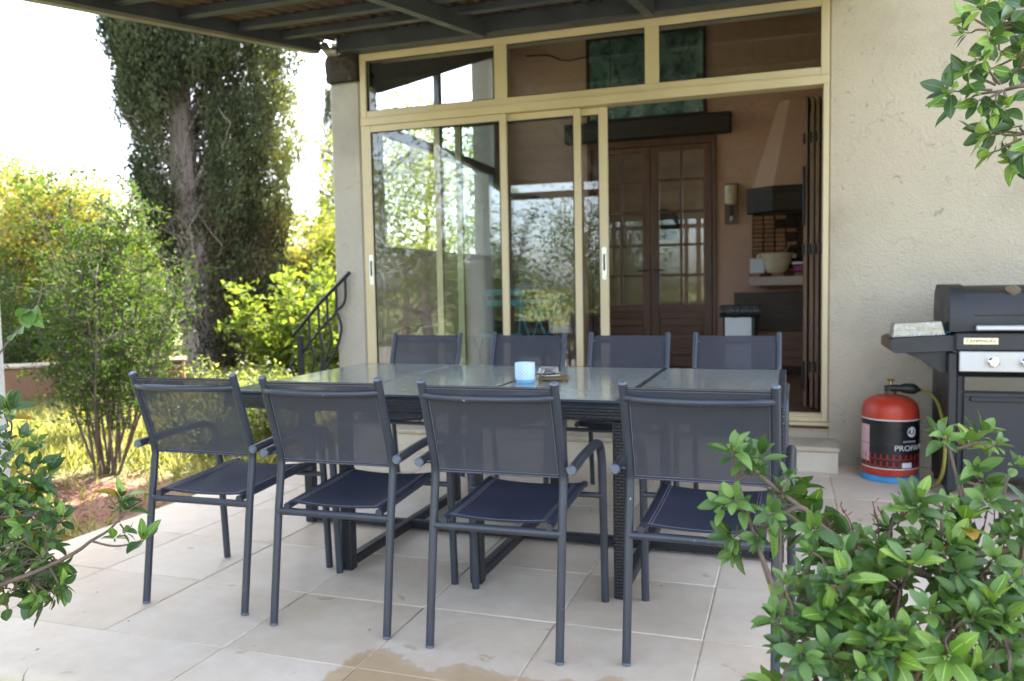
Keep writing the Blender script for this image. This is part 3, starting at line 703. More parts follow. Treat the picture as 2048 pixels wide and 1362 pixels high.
# ================================================================== TABLE
TX0, TX1, TY0, TY1, TZ = -2.315, -.012, 2.895, 4.112, .745
table = empty('dining_table', ((TX0+TX1)/2, (TY0+TY1)/2, 0), 0, 'long black wicker dining table with four frosted glass panels', 'table')
def tp(name, mb, m, parent=None, smooth=35): return part(table, name, mb, m, smooth) if parent is None else part(parent, name, mb, m, smooth)
ap = .075
tp('apron', MB().box((TX0, TY0, TZ-ap), (TX1, TY0+.05, TZ-.009), .008).box((TX0, TY1-.05, TZ-ap), (TX1, TY1, TZ-.009), .008).box((TX0+.001, TY0+.05, TZ-ap+.001), (TX0+.05, TY1-.05, TZ-.0095), .008).box((TX1-.05, TY0+.05, TZ-ap+.001), (TX1-.001, TY1-.05, TZ-.0095), .008), M_wicker)
pw = (TX1-TX0)/4
tp('top_frame', MB().box((TX0, TY0, TZ-.0085), (TX1, TY0+.012, TZ+.001), .002).box((TX0, TY1-.035, TZ-.0085), (TX1, TY1, TZ+.001), .002).box((TX0+.0005, TY0+.012, TZ-.0083), (TX0+.012, TY1-.035, TZ+.0008), .002).box((TX1-.03, TY0+.012, TZ-.0083), (TX1-.0005, TY1-.035, TZ+.0008), .002), M_frame)
for k in range(1, 4): tp('divider', MB().box((TX0+k*pw-.014, TY0+.0125, TZ-.06), (TX0+k*pw+.014, TY1-.0355, TZ+.0006), .002), M_frame)
for k in range(4):
    a = TX0+k*pw+(.0125 if k == 0 else .0145); b = TX0+(k+1)*pw-(.0305 if k == 3 else .0145)
    tp('glass_panel', MB().box((a, TY0+.013, TZ-.008), (b, TY1-.036, TZ+.002), .001), M_tglass)
for x in (TX0+pw, TX0+2*pw, TX0+3*pw):
    for y in (TY0+.012, TY1-.062): tp('leg', MB().box((x-.025, y, .0), (x+.025, y+.05, TZ-ap+.0), .006), M_wicker)
    tp('floor_bar', MB().box((x-.022, TY0+.062, .012), (x+.022, TY1-.062, .056), .006), M_wicker)
ym = (TY0+TY1)/2
for x in (TX0+.005, TX1-.055): tp('leg', MB().box((x, ym-.025, 0), (x+.05, ym+.025, TZ-ap), .006), M_wicker)
tp('stretcher', MB().box((TX0+.055, ym-.02, .010), (TX1-.055, ym+.02, .052), .006), M_wicker)

# ================================================================== CHAIRS
HR, HF = .2175, .255
def make_chair():
    root = empty('garden_chair', (0,0,0))
    rt = .0138
    for s in (-1, 1):
        x = s*HR
        P = [(x,0,0),(x,.028,.20),(x,.056,.40),(x,.074,.50)] + catmull([(x,.080,.535),(x,.083,.565),(x,.077,.60),(x,.066,.64)], 5) + [(x,.02,.775),(x,-.014,.872)]
        MB().tube(P, rt, 14, up=(1,0,0)).build('back_post', M_tube, root, 40)
        MB().tube([(x,-.0142,.8722),(x,-.0158,.877)], [rt*1.02, rt*.7], 14).build('end_cap', M_cap, root, 40)
        MB().tube([(x,0,.0005),(x,.0012,.008)], rt*1.06, 14, up=(1,0,0)).build('foot_cap', M_cap, root, 40)
    for s in (-1, 1):
        x = s*HF
        P = [(x,.532,0),(x,.520,.22),(x,.506,.44)] + catmull([(x,.502,.48),(x,.492,.545),(x,.463,.592),(x,.41,.613),(x,.35,.616)], 6) + [(x,.20,.612),(x,.035,.600)]
        MB().tube(P, [.0145]*3+[.0158]*(len(P)-3), 14, up=(1,0,0)).build('front_leg', M_tube, root, 40)
        MB().tube([(x,.0349,.6),(x,.028,.5995)], [.0165,.0125], 14, up=(1,0,0)).build('arm_cap', M_cap, root, 40)
        MB().tube([(x-s*.006,.072,.598),(s*HR,.076,.595)], .007, 8).build('arm_bracket', M_tube, root, 40)
    MB().tube([(-HR,.054,.392),(HR,.054,.392)], .0135, 12).build('rear_crossbar', M_tube, root, 40)
    MB().tube([(-HF,.500,.405),(HF,.500,.405)], .0105, 12).build('front_crossbar', M_tube, root, 40)
    P = catmull([(-HR,.0,.828),(-.15,-.028,.826),(0,-.044,.825),(.15,-.028,.826),(HR,.0,.828)], 6)
    MB().tube(P, .0118, 12).build('top_rail', M_tube, root, 40)
    sw = .178
    for s in (-1, 1):
        MB().tube([(s*sw,.045,.412),(s*sw,.30,.425),(s*(sw+.004),.515,.438),(s*(sw+.004),.535,.434)], .0125, 10).build('seat_rail', M_tube, root, 40)
    def seat(u, v):
        x = (u-.5)*2*(sw+.002); y = .06+.475*v; sag = .024*(1-(2*u-1)**2)*(.4+.6*math.sin(math.pi*v))
        return (x, y, .4265 + .024*v - sag - (.02*max(0,(v-.93)/.07)))
    S = MB().grid(seat, 14, 14).build('seat', M_seat, root, 80)
    mo = S.modifiers.new('thick', 'SOLIDIFY'); mo.thickness = .002
    def bk(u, v):
        x = (u-.5)*2*(HR-.004); z = .562+.298*v
        yb = .083 if z < .58 else .083-.097*((z-.58)/.29)
        return (x, yb + .012*(1-(2*u-1)**2)*math.sin(math.pi*min(1,v*1.0)), z)
    B = MB().grid(bk, 12, 12).build('backrest', M_back, root, 80)
    # hems: doubled fabric with pale stitching
    hem = MB()
    for (va, vb) in ((0,.045),(.955,1.0)):
        def h(u, v, va=va, vb=vb): p = bk(u, va+(vb-va)*v); return (p[0], p[1]-.0016, p[2])
        hem.grid(h, 12, 1)
    for (ua, ub) in ((0,.035),(.965,1)):
        def h2(u, v, ua=ua, ub=ub): p = bk(ua+(ub-ua)*u, .05+.9*v); return (p[0], p[1]-.0016, p[2])
        hem.grid(h2, 1, 10)
    hem.build('hem', M_seat, B, 80)
    stt = MB()
    def stitch(pts, w=.0009):
        for i in range(len(pts)-1):
            a, b = Vector(pts[i]), Vector(pts[i+1]); b = a+(b-a)*.62
            stt.tube([a, b], w, 4, caps=False)
    for v in (.012, .038, .965, .99):
        stitch([Vector(bk(u, v))+Vector((0,-.0026,0)) for u in np.linspace(.02,.98,70)])
    for u in (.03, .97): stitch([Vector(bk(u, v))+Vector((0,-.0026,0)) for v in np.linspace(.05,.95,50)])
    stt.build('stitching', M_stitch, B, None)
    st2 = MB(); stt = st2
    def stitch2(pts):
        for i in range(len(pts)-1):
            a, b = Vector(pts[i]), Vector(pts[i+1]); b = a+(b-a)*.62; st2.tube([a, b], .0009, 4, caps=False)
    for u in (.06, .085, .915, .94): stitch2([Vector(seat(u, v))+Vector((0,0,.0022)) for v in np.linspace(.02,.93,50)])
    stitch2([Vector(seat(u, .03))+Vector((0,0,.0022)) for u in np.linspace(.05,.95,46)])
    st2.build('stitching', M_stitch, S, None)
    return root
chair0 = make_chair()
chairs = [  # x, y, rotation, label
    (-2.078, 2.392, 1.2, 'anthracite mesh chair at the near left end of the table, beside the garden', 0),
    (-1.487, 2.357, 1.6, 'anthracite mesh chair on the near side, second from the garden end', 0),
    (-.885, 2.345, 1.0, 'anthracite mesh chair on the near side in front of the blue pot', 0),
    (-.252, 2.398, -.8, 'anthracite mesh chair on the near side, half hidden by the leafy shrub', 0),
    (-2.135, 4.605, 180.5, 'anthracite mesh chair on the house side nearest the garden and the handrail', 1),
    (-1.470, 4.610, 179.0, 'anthracite mesh chair on the house side behind the blue pot', 1),
    (-.868, 4.612, 180.8, 'anthracite mesh chair on the house side in front of the open doorway edge', 1),
    (-.272, 4.608, 179.6, 'anthracite mesh chair on the house side in front of the pedal bin', 1)]
for i, (x, y, rzd, lab, far) in enumerate(chairs):
    c = chair0 if i == 0 else copy_tree(chair0)
    c.location = (x, y, .001); c.rotation_euler = (0, 0, R(rzd))
    if far: c.scale = (1.02, 1.0, 1.018)
    tag(c, lab, 'chair', 'eight garden chairs around the dining table')

# things on the table
def pot_mat():
    m, nt, b, out = nodes('blue_glaze'); tc = nt.nodes.new('ShaderNodeTexCoord'); sep = nt.nodes.new('ShaderNodeSeparateXYZ'); nt.links.new(tc.outputs['Object'], sep.inputs[0])
    at = N(nt, 'ShaderNodeMath', operation='ARCTAN2'); nt.links.new(sep.outputs['Y'], at.inputs[0]); nt.links.new(sep.outputs['X'], at.inputs[1])
    def lin(s):
        a = N(nt, 'ShaderNodeMath', operation='MULTIPLY', i_1=8.0); nt.links.new(at.outputs[0], a.inputs[0])
        z = N(nt, 'ShaderNodeMath', operation='MULTIPLY', i_1=s*185.0); nt.links.new(sep.outputs['Z'], z.inputs[0])
        q = N(nt, 'ShaderNodeMath', operation='ADD'); nt.links.new(a.outputs[0], q.inputs[0]); nt.links.new(z.outputs[0], q.inputs[1])
        sn = N(nt, 'ShaderNodeMath', operation='SINE'); nt.links.new(q.outputs[0], sn.inputs[0]); ab = N(nt, 'ShaderNodeMath', operation='ABSOLUTE'); nt.links.new(sn.outputs[0], ab.inputs[0]); return ab.outputs[0]
    mn = N(nt, 'ShaderNodeMath', operation='MINIMUM'); nt.links.new(lin(1), mn.inputs[0]); nt.links.new(lin(-1), mn.inputs[1])
    pat_ = ramp(nt, mn.outputs[0], [(.20, (.82,.89,.95)), (.42, (.42,.66,.88))]).outputs[0]
    zz = ramp(nt, sep.outputs['Z'], [(0,(0,0,0)),(1,(0,0,0))])
    zm = N(nt, 'ShaderNodeMath', operation='GREATER_THAN', i_1=.017); nt.links.new(sep.outputs['Z'], zm.inputs[0])
    c = mixc(nt, zm.outputs[0], (.22,.55,.85), pat_); nt.links.new(c, b.inputs['Base Color']); b.inputs['Roughness'].default_value = .35; return m
pot = MB().lathe([(.029,0),(.034,.001),(.0425,.015),(.044,.022),(.044,.086),(.043,.089),(.041,.089),(.0405,.082),(.0405,.03),(.03,.026)], n=40).build('candle_pot', pot_mat(), None, 40)
pot.location = (-1.092, 3.362, TZ+.0022); tag(pot, 'pale blue ceramic pot with white lattice pattern on the table', 'pot')
M_cry = bpy.data.materials.new('clear_glass'); M_cry.use_nodes = True; b_ = M_cry.node_tree.nodes['Principled BSDF']; b_.inputs['Transmission Weight'].default_value = 1; b_.inputs['Roughness'].default_value = .02; b_.inputs['IOR'].default_value = 1.47; b_.inputs['Base Color'].default_value = (.95,.97,1,1)
ash = MB().lathe([(.040,0),(.050,.002),(.054,.012),(.054,.034),(.052,.037),(.049,.036),(.047,.014),(.040,.009),(.02,.008)], n=36).build('ashtray', M_cry, None, 35)
ash.location = (-1.03, 3.52, TZ+.0185); tag(ash, 'round clear glass ashtray behind the blue pot', 'ashtray')
tri = empty('trivet', (-1.0, 3.49, TZ+.002), R(12), 'small brown slatted bamboo trivet under the glass ashtray', 'trivet')
M_bam = wood('bamboo', (.13,.075,.03), (.24,.15,.07), .6, 'X')
for k in range(6): MB().box((-.065, -.052+k*.0195, .005), (.065, -.052+k*.0195+.011, .015), .002).build('slat', M_bam, tri)
for k in (-1, 1): MB().box((k*.05-.006, -.055, 0), (k*.05+.006, .06, .0048), .001).build('runner', M_bam, tri)

# ================================================================== BARBECUE, GAS BOTTLE
M_bbq = plain('grill_black_paint', (.014,.015,.019), .46, .0, .15, 6, .04, 200)
M_bbq2 = plain('grill_dark_panel', (.022,.024,.029), .50, .0, .1, 6)
M_steelp = plain('brushed_steel', (.46,.47,.50), .38, .85, .05, 3, .0, 60)
M_mirror = plain('chrome', (.75,.76,.78), .08, 1.0, .02)
BX0, BX1, BYF, BYB = .80, 2.02, 4.80, 5.30
bbq = empty('gas_barbecue', ((BX0+BX1)/2, (BYF+BYB)/2, 0), 0, 'black gas barbecue with steel control panel standing against the wall', 'barbecue')
def bp(name, mb, m, parent=None, smooth=35): return part(bbq, name, mb, m, smooth) if parent is None else part(parent, name, mb, m, smooth)
cabp = MB().box((BX0+.045, BYF+.03, .10), (BX1-.045, BYB, .655), .006)
bp('cabinet', cabp, M_bbq)
for x in (BX0, BX1-.045): bp('side_post', MB().box((x, BYF+.01, .03), (x+.044, BYB+.001, .775), .006), M_bbq)
for k in range(2):
    xa = BX0+.075+k*.535; d_ = bp('door', MB().box((xa, BYF+.012, .12), (xa+.52, BYF+.029, .565), .006), M_bbq2)
    bp('handle', MB().box((xa+.03, BYF-.004, .520), (xa+.49, BYF+.0115, .545), .005), M_bbq, d_)
bp('drawer_front', MB().box((BX0+.075, BYF+.010, .573), (BX1-.075, BYF+.0295, .652), .004), plain('dark_steel', (.10,.095,.085), .3, .8, .1, 3))
bp('control_panel', MB().box((BX0+.048, BYF-.012, .678), (BX1-.048, BYF+.06, .786), .004), M_steelp)
bp('firebox', MB().box((BX0+.03, BYF-.006, .787), (BX1-.03, BYB-.001, .885), .008), M_bbq2)
lid = [(BYF-.01,.892),(BYF-.012,.94),(BYF+.002,1.03),(BYF+.030,1.088),(BYF+.075,1.118),(BYF+.15,1.128),(BYB-.08,1.128),(BYB-.02,1.08),(BYB,.892)]
L_ = bp('lid', MB().prism([(a, b) for a, b in lid], 'x', BX0+.075, BX1-.075), M_bbq, None, 30)
for x0, x1 in ((BX0+.0, BX0+.0745), (BX1-.0745, BX1)):
    poly = [(BYF-.022,.889),(BYF-.026,.94),(BYF-.010,1.035),(BYF+.022,1.097),(BYF+.07,1.128),(BYF+.15,1.138),(BYB-.08,1.137),(BYB-.012,1.085),(BYB+.004,.889)]
    sgn = 1 if x0 < 1 else -1
    bp('lid_end', MB().prism(poly, 'x', x0, x1), M_bbq, L_, 40)
bp('lid_crease', MB().box((BX0+.12, BYF-.0125, .972), (BX1-.12, BYF+.02, .978), .002), M_bbq2, L_)
bp('handle', MB().box((BX0+.115, BYF-.060, .897), (BX1-.115, BYF-.035, .924), .006), M_steelp, L_)
for x in (BX0+.13, BX1-.15): bp('handle_arm', MB().box((x, BYF-.0345, .900), (x+.02, BYF-.008, .920), .002), M_bbq, L_)
bp('thermometer', MB().tube([(1.10, BYF+.052, 1.090), (1.10, BYF+.040, 1.106)], .036, 24), M_chrome, L_)
bp('badge', MB().box((.868, BYF-.0085, .822), (1.028, BYF-.0062, .856), .001), plain('badge_metal', (.72,.66,.55), .3, .7, .05), None)
for k in range(4):
    x = 1.004 + k*.15
    kn = bp('knob', MB().tube([(x, BYF-.0125, .7315), (x, BYF-.020, .7315), (x, BYF-.040, .7315), (x, BYF-.046, .7315)], [.029,.029,.027,.020], 24), M_mirror)
    bp('grip', MB().box((x-.004, BYF-.054, .708), (x+.004, BYF-.0462, .755), .002), M_mirror, kn)
    bp('bezel', MB().tube([(x, BYF-.0121, .7315), (x, BYF-.0140, .7315)], .036, 24), M_steelp, kn)
sh = bp('side_shelf', MB().prism([(.545,.77),(.83,.785),(.83,.868),(.545,.852),(.520,.842),(.520,.785)], 'y', BYF+.02, BYB-.06), M_bbq2)
bp('shelf_edge', MB().box((.513, BYF+.03, .79), (.5195, BYB-.07, .84), .002), plain('brown_wood_edge', (.14,.075,.05), .6), sh)
bp('bracket', MB().prism([(.60,.768),(.799,.778),(.799,.665),(.77,.665),(.70,.72)], 'y', BYF+.06, BYF+.09), M_bbq, sh)
bp('bracket', MB().prism([(.60,.768),(.799,.778),(.799,.665),(.77,.665),(.70,.72)], 'y', BYB-.14, BYB-.11), M_bbq, sh)
for x in (BX0+.022, BX1-.022):
    for y in (BYF+.06, BYB-.06): bp('caster', MB().tube([(x-.014, y, .03), (x+.014, y, .03)], .0295, 16), M_black)
def text_mesh(txt, size, ext=.0006):
    cu = bpy.data.curves.new('t', 'FONT'); cu.body = txt; cu.size = size; cu.extrude = ext; cu.align_x = 'CENTER'; cu.align_y = 'CENTER'
    ob = bpy.data.objects.new('t', cu); col.objects.link(ob); bpy.context.view_layer.update()
    me = bpy.data.meshes.new_from_object(ob.evaluated_get(bpy.context.evaluated_depsgraph_get()))
    bpy.data.objects.remove(ob); return me
def lettering(name, txt, size, m, parent, fn, bold=1.0, sub=0):
    me = text_mesh(txt, size)
    if sub:
        bm = bmesh.new(); bm.from_mesh(me); bmesh.ops.triangulate(bm, faces=bm.faces); bmesh.ops.subdivide_edges(bm, edges=[e for e in bm.edges if e.calc_length() > size*.25], cuts=1); bm.to_mesh(me); bm.free()
    for v in me.vertices: v.co = fn(v.co.x*bold, v.co.y, v.co.z)
    me.materials.clear(); me.materials.append(m)
    return link(name, me, parent)
lettering('lettering', 'CAMPINGAZ', .021, M_black, bbq, lambda x, y, z: Vector((.948+x*1.15, BYF-.0090-z, .839+y))-bbq.location)

# foil trays on the side shelf
M_foil = plain('aluminium_foil', (.33,.34,.37), .24, 1.0, .08, 25, 1.0, 22)
fo = MB().prism([(.535,.0),(.790,.0),(.782,.036),(.543,.036)], 'y', BYF+.05, BYF+.23).prism([(.541,.0365),(.784,.0365),(.776,.072),(.549,.072)], 'y', BYF+.056, BYF+.224).box((.531, BYF+.046, .0001), (.794, BYF+.234, .006), .002)
FO = fo.build('foil_tray', M_foil, None, 25); FO.rotation_euler = (0, R(-3.2), 0); FO.location = (0, 0, .8245)
tag(FO, 'crumpled silver foil tray lying on the barbecue side shelf', 'foil tray')
bl = MB().box((.796, BYF+.10, .0), (.829, BYF+.14, .028), .006).build('blue_lighter', plain('blue_plastic', (.02,.22,.62), .4), None); bl.location = (0, 0, .8685)
tag(bl, 'small blue plastic block between foil tray and barbecue lid', 'lighter')

bc = Vector((.565, 5.2, 0)); BR = .1555
bottle = empty('gas_bottle', bc, 0, 'red and black propane bottle standing by the wall beside the barbecue', 'gas bottle')
def worn_red():
    m, nt, b, out = nodes('red_paint'); v = coords(nt)
    n = noise(nt, v, 9, 5); c = ramp(nt, n, [(.3, (.42,.034,.014)), (.7, (.56,.050,.020))]).outputs[0]
    ch = ramp(nt, noise(nt, v, 26, 7, .75), [(.64, (0,0,0)), (.68, (1,1,1))]).outputs[0]; c = mixc(nt, ch, c, (.16,.07,.045))
    du = ramp(nt, noise(nt, v, 5, 4), [(.5, (0,0,0)), (.8, (.45,.45,.45))]).outputs[0]; c = mixc(nt, du, c, (.36,.20,.16))
    nt.links.new(c, b.inputs['Base Color']); rr = ramp(nt, n, [(.3, (.32,)*3), (.7, (.55,)*3)]); nt.links.new(rr.outputs[0], b.inputs['Roughness']); return m
M_red = worn_red()
def bl_lathe(name, prof, m, parent=bottle): return MB().lathe(prof, n=56).build(name, m, parent, 40)
bl_lathe('body', [(.05,.036),(.150,.040),(BR,.060),(BR,.385),(.1545,.405),(.149,.432),(.138,.455),(.118,.475),(.085,.490),(.05,.497),(.02,.498)], M_red)
bl_lathe('foot_ring', [(.147,.002),(.1565,.004),(.158,.032),(.150,.037),(.140,.035),(.138,.004)], plain('blue_paint', (.06,.30,.62), .5, 0, .15, 12))
lab_m = plain('black_label', (.012,.012,.014), .32, 0, .2, 8)
bl_lathe('label_band', [(BR+.0006,.086),(BR+.0012,.0865),(BR+.0012,.3595),(BR+.0006,.360)], lab_m)
for z in (.080, .3605): bl_lathe('white_line', [(BR+.0006,z),(BR+.0012,z+.0005),(BR+.0012,z+.0065),(BR+.0006,z+.007)], plain('white_print', (.72,.70,.70), .5))
bl_lathe('weld_bead', [(BR+.0008,.218),(BR+.0024,.2215),(BR+.0024,.2245),(BR+.0008,.228)], lab_m)
def wrap(phi0, z0, r):   # text around the cylinder; phi measured from the camera-facing side
    def f(x, y, z):
        a = phi0 + x/r; return Vector((math.sin(a)*(r+z), -math.cos(a)*(r+z), z0+y))
    return f
vphi = math.atan2(bc.x, bc.y) * -1      # direction facing the camera
M_white = plain('white_ink', (.75,.73,.74), .5); M_redink = plain('red_ink', (.42,.018,.014), .5); M_pink = plain('pink_label', (.62,.40,.42), .55); M_blackink = plain('black_ink', (.012,.012,.014), .5)
rr_ = BR+.0016
lettering('lettering', 'PROPANE', .046, M_white, bottle, wrap(vphi+.82, .205, rr_), 1.05, 1)
lettering('lettering', 'BOUTEILLE DE', .013, M_white, bottle, wrap(vphi+.72, .243, rr_), 1.0, 1)
mbk = MB()
cir = [(0,0)]+[(.030*math.cos(t), .030*math.sin(t)) for t in np.linspace(0, 2*math.pi, 33)[:-1]]
f_ = wrap(vphi+.80, .298, rr_); mbk.add([f_(x, y, 0) for x, y in cir], [(0, 1+i, 1+(i+1) % 32) for i in range(32)])
mbk.build('emblem', M_white, bottle, None)
lettering('lettering', 'U', .046, M_blackink, bottle, wrap(vphi+.80, .298, rr_+.0006), 1.15, 1)
for r_i, z in enumerate((.150, .108)):
    for k in range(11):
        lettering('lettering', 'U', .047, M_redink, bottle, wrap(vphi-1.05+k*.215+r_i*.0, z, rr_), 1.35, 1)
def patch(p0, p1, z0, z1, m, name, dr=0):
    mb = MB(); mb.grid(lambda u, v: tuple(wrap(vphi, 0, rr_+dr)((p0+(p1-p0)*u)*(rr_+dr), z0+(z1-z0)*v, 0)), 10, 2); return mb.build(name, m, bottle, 60)
patch(-1.35, -.76, .118, .330, M_pink, 'paper_label', .0006)
patch(.42, .80, .092, .122, M_white, 'bar_label', .0008)
nk = bl_lathe('neck', [(.030,.492),(.031,.512),(.034,.513),(.034,.520),(.02,.521)], plain('rusty_brass', (.16,.09,.06), .6, .4, .4, 40))
bl_lathe('valve', [(.012,.545),(.010,.575),(.018,.578),(.020,.588),(.012,.590)], plain('brass', (.35,.24,.09), .35, .9, .2, 40), nk)
reg = MB().tube([(-.035,-.01,.535),(.02,-.012,.537),(.045,-.012,.536),(.075,-.012,.536),(.12,-.012,.533),(.135,-.012,.530),(.152,-.012,.528),(.165,-.012,.527)], [.016,.020,.020,.030,.031,.024,.010,.009], 16)
reg.tube([(-.01,-.01,.52),(-.01,-.01,.548)], .020, 14)
reg.build('regulator', M_black, bottle, 40)
tag(MB().tube(catmull([(bc.x+.163,5.188,.527),(.758,5.10,.518),(.780,4.99,.485),(.786,4.89,.425),(.788,4.81,.345),(.787,4.785,.25),(.782,4.80,.15),(.77,4.87,.06),(.74,4.95,.015)], 8), .0095, 12).build('gas_hose', plain('yellow_rubber', (.24,.21,.035), .45, 0, .1, 20), None, 40), 'olive yellow gas hose running from the bottle to the barbecue', 'hose')

# ================================================================== HANDRAIL
rail = empty('handrail', (-3.45, 5.47, 0), 0, 'black wrought iron handrail with curved bars fixed to the pier', 'handrail')
def rp(name, mb, m=M_iron, parent=None): return part(rail, name, mb, m, 40)
ry = 5.48
def rl(px, py): p = at_y(px, py, ry); return (p.x, ry, p.z)
rp('top_bar', MB().tube([rl(699,545), rl(640,606), rl(588,669)], .018, 10, flat=.8))
def zb(px, py): p = rl(px, py); return p
pst = rl(600,668); rp('post', MB().box((pst[0]-.022, ry-.02, .02), (pst[0]+.022, ry+.02, pst[2]-.01), .004))
for q in ([(690,556),(691,590),(688,606),(680,616),(672,621)], [(672,573),(673,605),(672,622),(666,634),(656,641)], [(654,594),(655,630),(655,641),(648,651),(641,659)], [(637,614),(638,650),(637,662),(630,674),(622,683)], [(618,634),(619,668),(619,683),(613,695),(606,704)],
          [(672,621),(681,645),(682,665),(672,700),(655,730),(640,760)], [(655,641),(662,660),(662,680),(655,710),(640,745),(632,770)], [(638,662),(645,690),(646,705),(642,735),(634,765)], [(620,684),(627,705),(628,720),(623,750)], [(606,704),(585,727),(582,732),(587,748),(588,765)], [(648,716),(650,735),(646,760)]):
    rp('curved_bar', MB().tube(catmull([rl(*p) for p in q], 5), .011, 8))

# ================================================================== INSIDE THE ROOM
def inp(x, y, Y): return at_y(x, y, Y)
pic = empty('painting', (-1.45, 8.70, 3.35), 0, 'large dark teal landscape painting hanging above the lintel beam', 'painting')
part(pic, 'frame', frame_rect(-2.07, -.815, 2.905, 3.80, 8.675, 8.715, .03, .03, .03, .03), M_beam)
def art():
    m, nt, b, out = nodes('painted_canvas'); v = coords(nt, 'Object'); n1 = noise(nt, v, 2.6, 6, .6, .8); n2 = noise(nt, v, 6, 7, .7, 1.5)
    c = ramp(nt, n1, [(.3, (.05,.10,.105)), (.5, (.11,.21,.20)), (.7, (.30,.40,.36))]).outputs[0]
    f = ramp(nt, n2, [(.55, (0,0,0)), (.68, (1,1,1))]).outputs[0]
    sep = nt.nodes.new('ShaderNodeSeparateXYZ'); nt.links.new(v, sep.inputs[0]); mr = N(nt, 'ShaderNodeMapRange', i_1=.0, i_2=-.35); nt.links.new(sep.outputs['Z'], mr.inputs[0])
    f = mixc(nt, 1, f, mr.outputs[0], 'MULTIPLY'); c = mixc(nt, f, c, (.60,.64,.58))
    dk = ramp(nt, noise(nt, v, 9, 6, .7), [(.5,(0,0,0)),(.62,(.8,.8,.8))]).outputs[0]; c = mixc(nt, dk, c, (.015,.025,.025))
    nt.links.new(c, b.inputs['Base Color']); b.inputs['Roughness'].default_value = .35; return m
part(pic, 'canvas', MB().box((-2.041, 8.69, 2.934), (-.844, 8.712, 3.771)), art())

sco = empty('wall_lamp', (-.56, 8.70, 1.76), 0, 'ceramic wall lamp with cream shade on a brown wooden plate', 'lamp')
part(sco, 'back_plate', MB().box((-.632, 8.69, 1.775), (-.498, 8.719, 2.185), .004), M_door)
shd = MB().lathe([(.045,0),(.058,.012),(.062,.05),(.062,.18),(.058,.195),(.05,.195)], n=24); shd.v = [(x-.566, y*.8+8.635, z+1.965) for x, y, z in shd.v]
part(sco, 'shade', shd, plain('cream_ceramic', (.52,.45,.30), .4, 0, .2, 20))
part(sco, 'arm', MB().tube([(-.565,8.685,1.86),(-.565,8.64,1.87),(-.565,8.635,1.955)], .016, 10), M_black)
part(sco, 'switch', MB().tube([(-.565,8.69,1.815),(-.562,8.66,1.845)], .014, 10), plain('white_enamel', (.8,.8,.82), .2))

def lath(prof, c, n=28): return MB().lathe(prof, c, n)
t = lath([(.085,0),(.11,.03),(.135,.11),(.15,.175),(.158,.185),(.15,.19),(.138,.185),(.12,.11),(.09,.03)], (-.12, 8.40, 1.26))
mor = empty('stone_mortar', (-.12, 8.40, 1.26), 0, 'cream stone mortar with a wooden pestle on the fireplace ledge', 'mortar')
part(mor, 'bowl', t, plain('cream_stone', (.52,.45,.32), .7, 0, .12, 10))
for s in (-1, 1): part(mor, 'lug', MB().box((-.12+s*.165-.02, 8.38, 1.40), (-.12+s*.165+.02, 8.42, 1.445), .012), plain('cream_stone_lug', (.52,.45,.32), .7))
part(mor, 'pestle', MB().tube([(-.10,8.40,1.36),(-.03,8.40,1.47),(.0,8.40,1.52)], [.016,.012,.013], 10), M_cab)
bas = empty('plastic_basket', (-.30, 8.40, 1.26), 0, 'small white plastic lattice basket left on the fireplace ledge', 'basket')
bk_ = MB()
for k in range(8): x = -.365+k*.0175; bk_.box((x, 8.34, 1.262), (x+.007, 8.346, 1.40), .001)
for k in range(8): z = 1.262+k*.0185; bk_.box((-.366, 8.3385, z), (-.235, 8.3475, z+.008), .001)
M_wp = plain('white_plastic', (.70,.72,.76), .5)
part(bas, 'lattice', bk_, M_wp)
part(bas, 'back', MB().box((-.366, 8.40, 1.262), (-.235, 8.405, 1.40), .001).box((-.366, 8.346, 1.259), (-.235, 8.405, 1.2635), .001), M_wp)
tub = empty('lidded_tub', (.12, 8.40, 1.26), 0, 'purple plastic tub with a white lid on the fireplace ledge', 'tub')
part(tub, 'body', MB().box((.03, 8.33, 1.26), (.23, 8.47, 1.335), .015), plain('magenta_plastic', (.22,.015,.11), .4))
part(tub, 'lid', MB().box((.022, 8.322, 1.336), (.238, 8.478, 1.362), .008), M_wp)

binr = empty('pedal_bin', (-.42, 7.7, .288), 0, 'steel bin with black lid and bag standing in the room', 'bin')
p0 = at_y(1441, 612, 7.7); p1 = at_y(1521, 612, 7.7); bx0, bx1 = p0.x, p1.x
part(binr, 'body', MB().box((bx0+.025, 7.62, .29), (bx1-.03, 7.85, .91), .02), M_black)
part(binr, 'steel_front', MB().box((bx0+.045, 7.612, .31), (bx1-.075, 7.6195, .855), .003), plain('bin_steel', (.62,.64,.67), .5, .3, .05))
bag = MB().grid(lambda u, v: (bx0-.002+(bx1-bx0+.004)*u, 7.605-.012*math.sin(v*3.1)+.003*math.sin(u*31), .855+.105*v+.003*math.sin(u*13)*(1-v)), 40, 6)
part(binr, 'bin_bag', bag, plain('bin_liner', (.012,.012,.015), .35, 0, .1, 30, .6, 40))
part(binr, 'lid', MB().box((bx0, 7.60, .935), (bx1, 7.87, .965), .012), M_black)

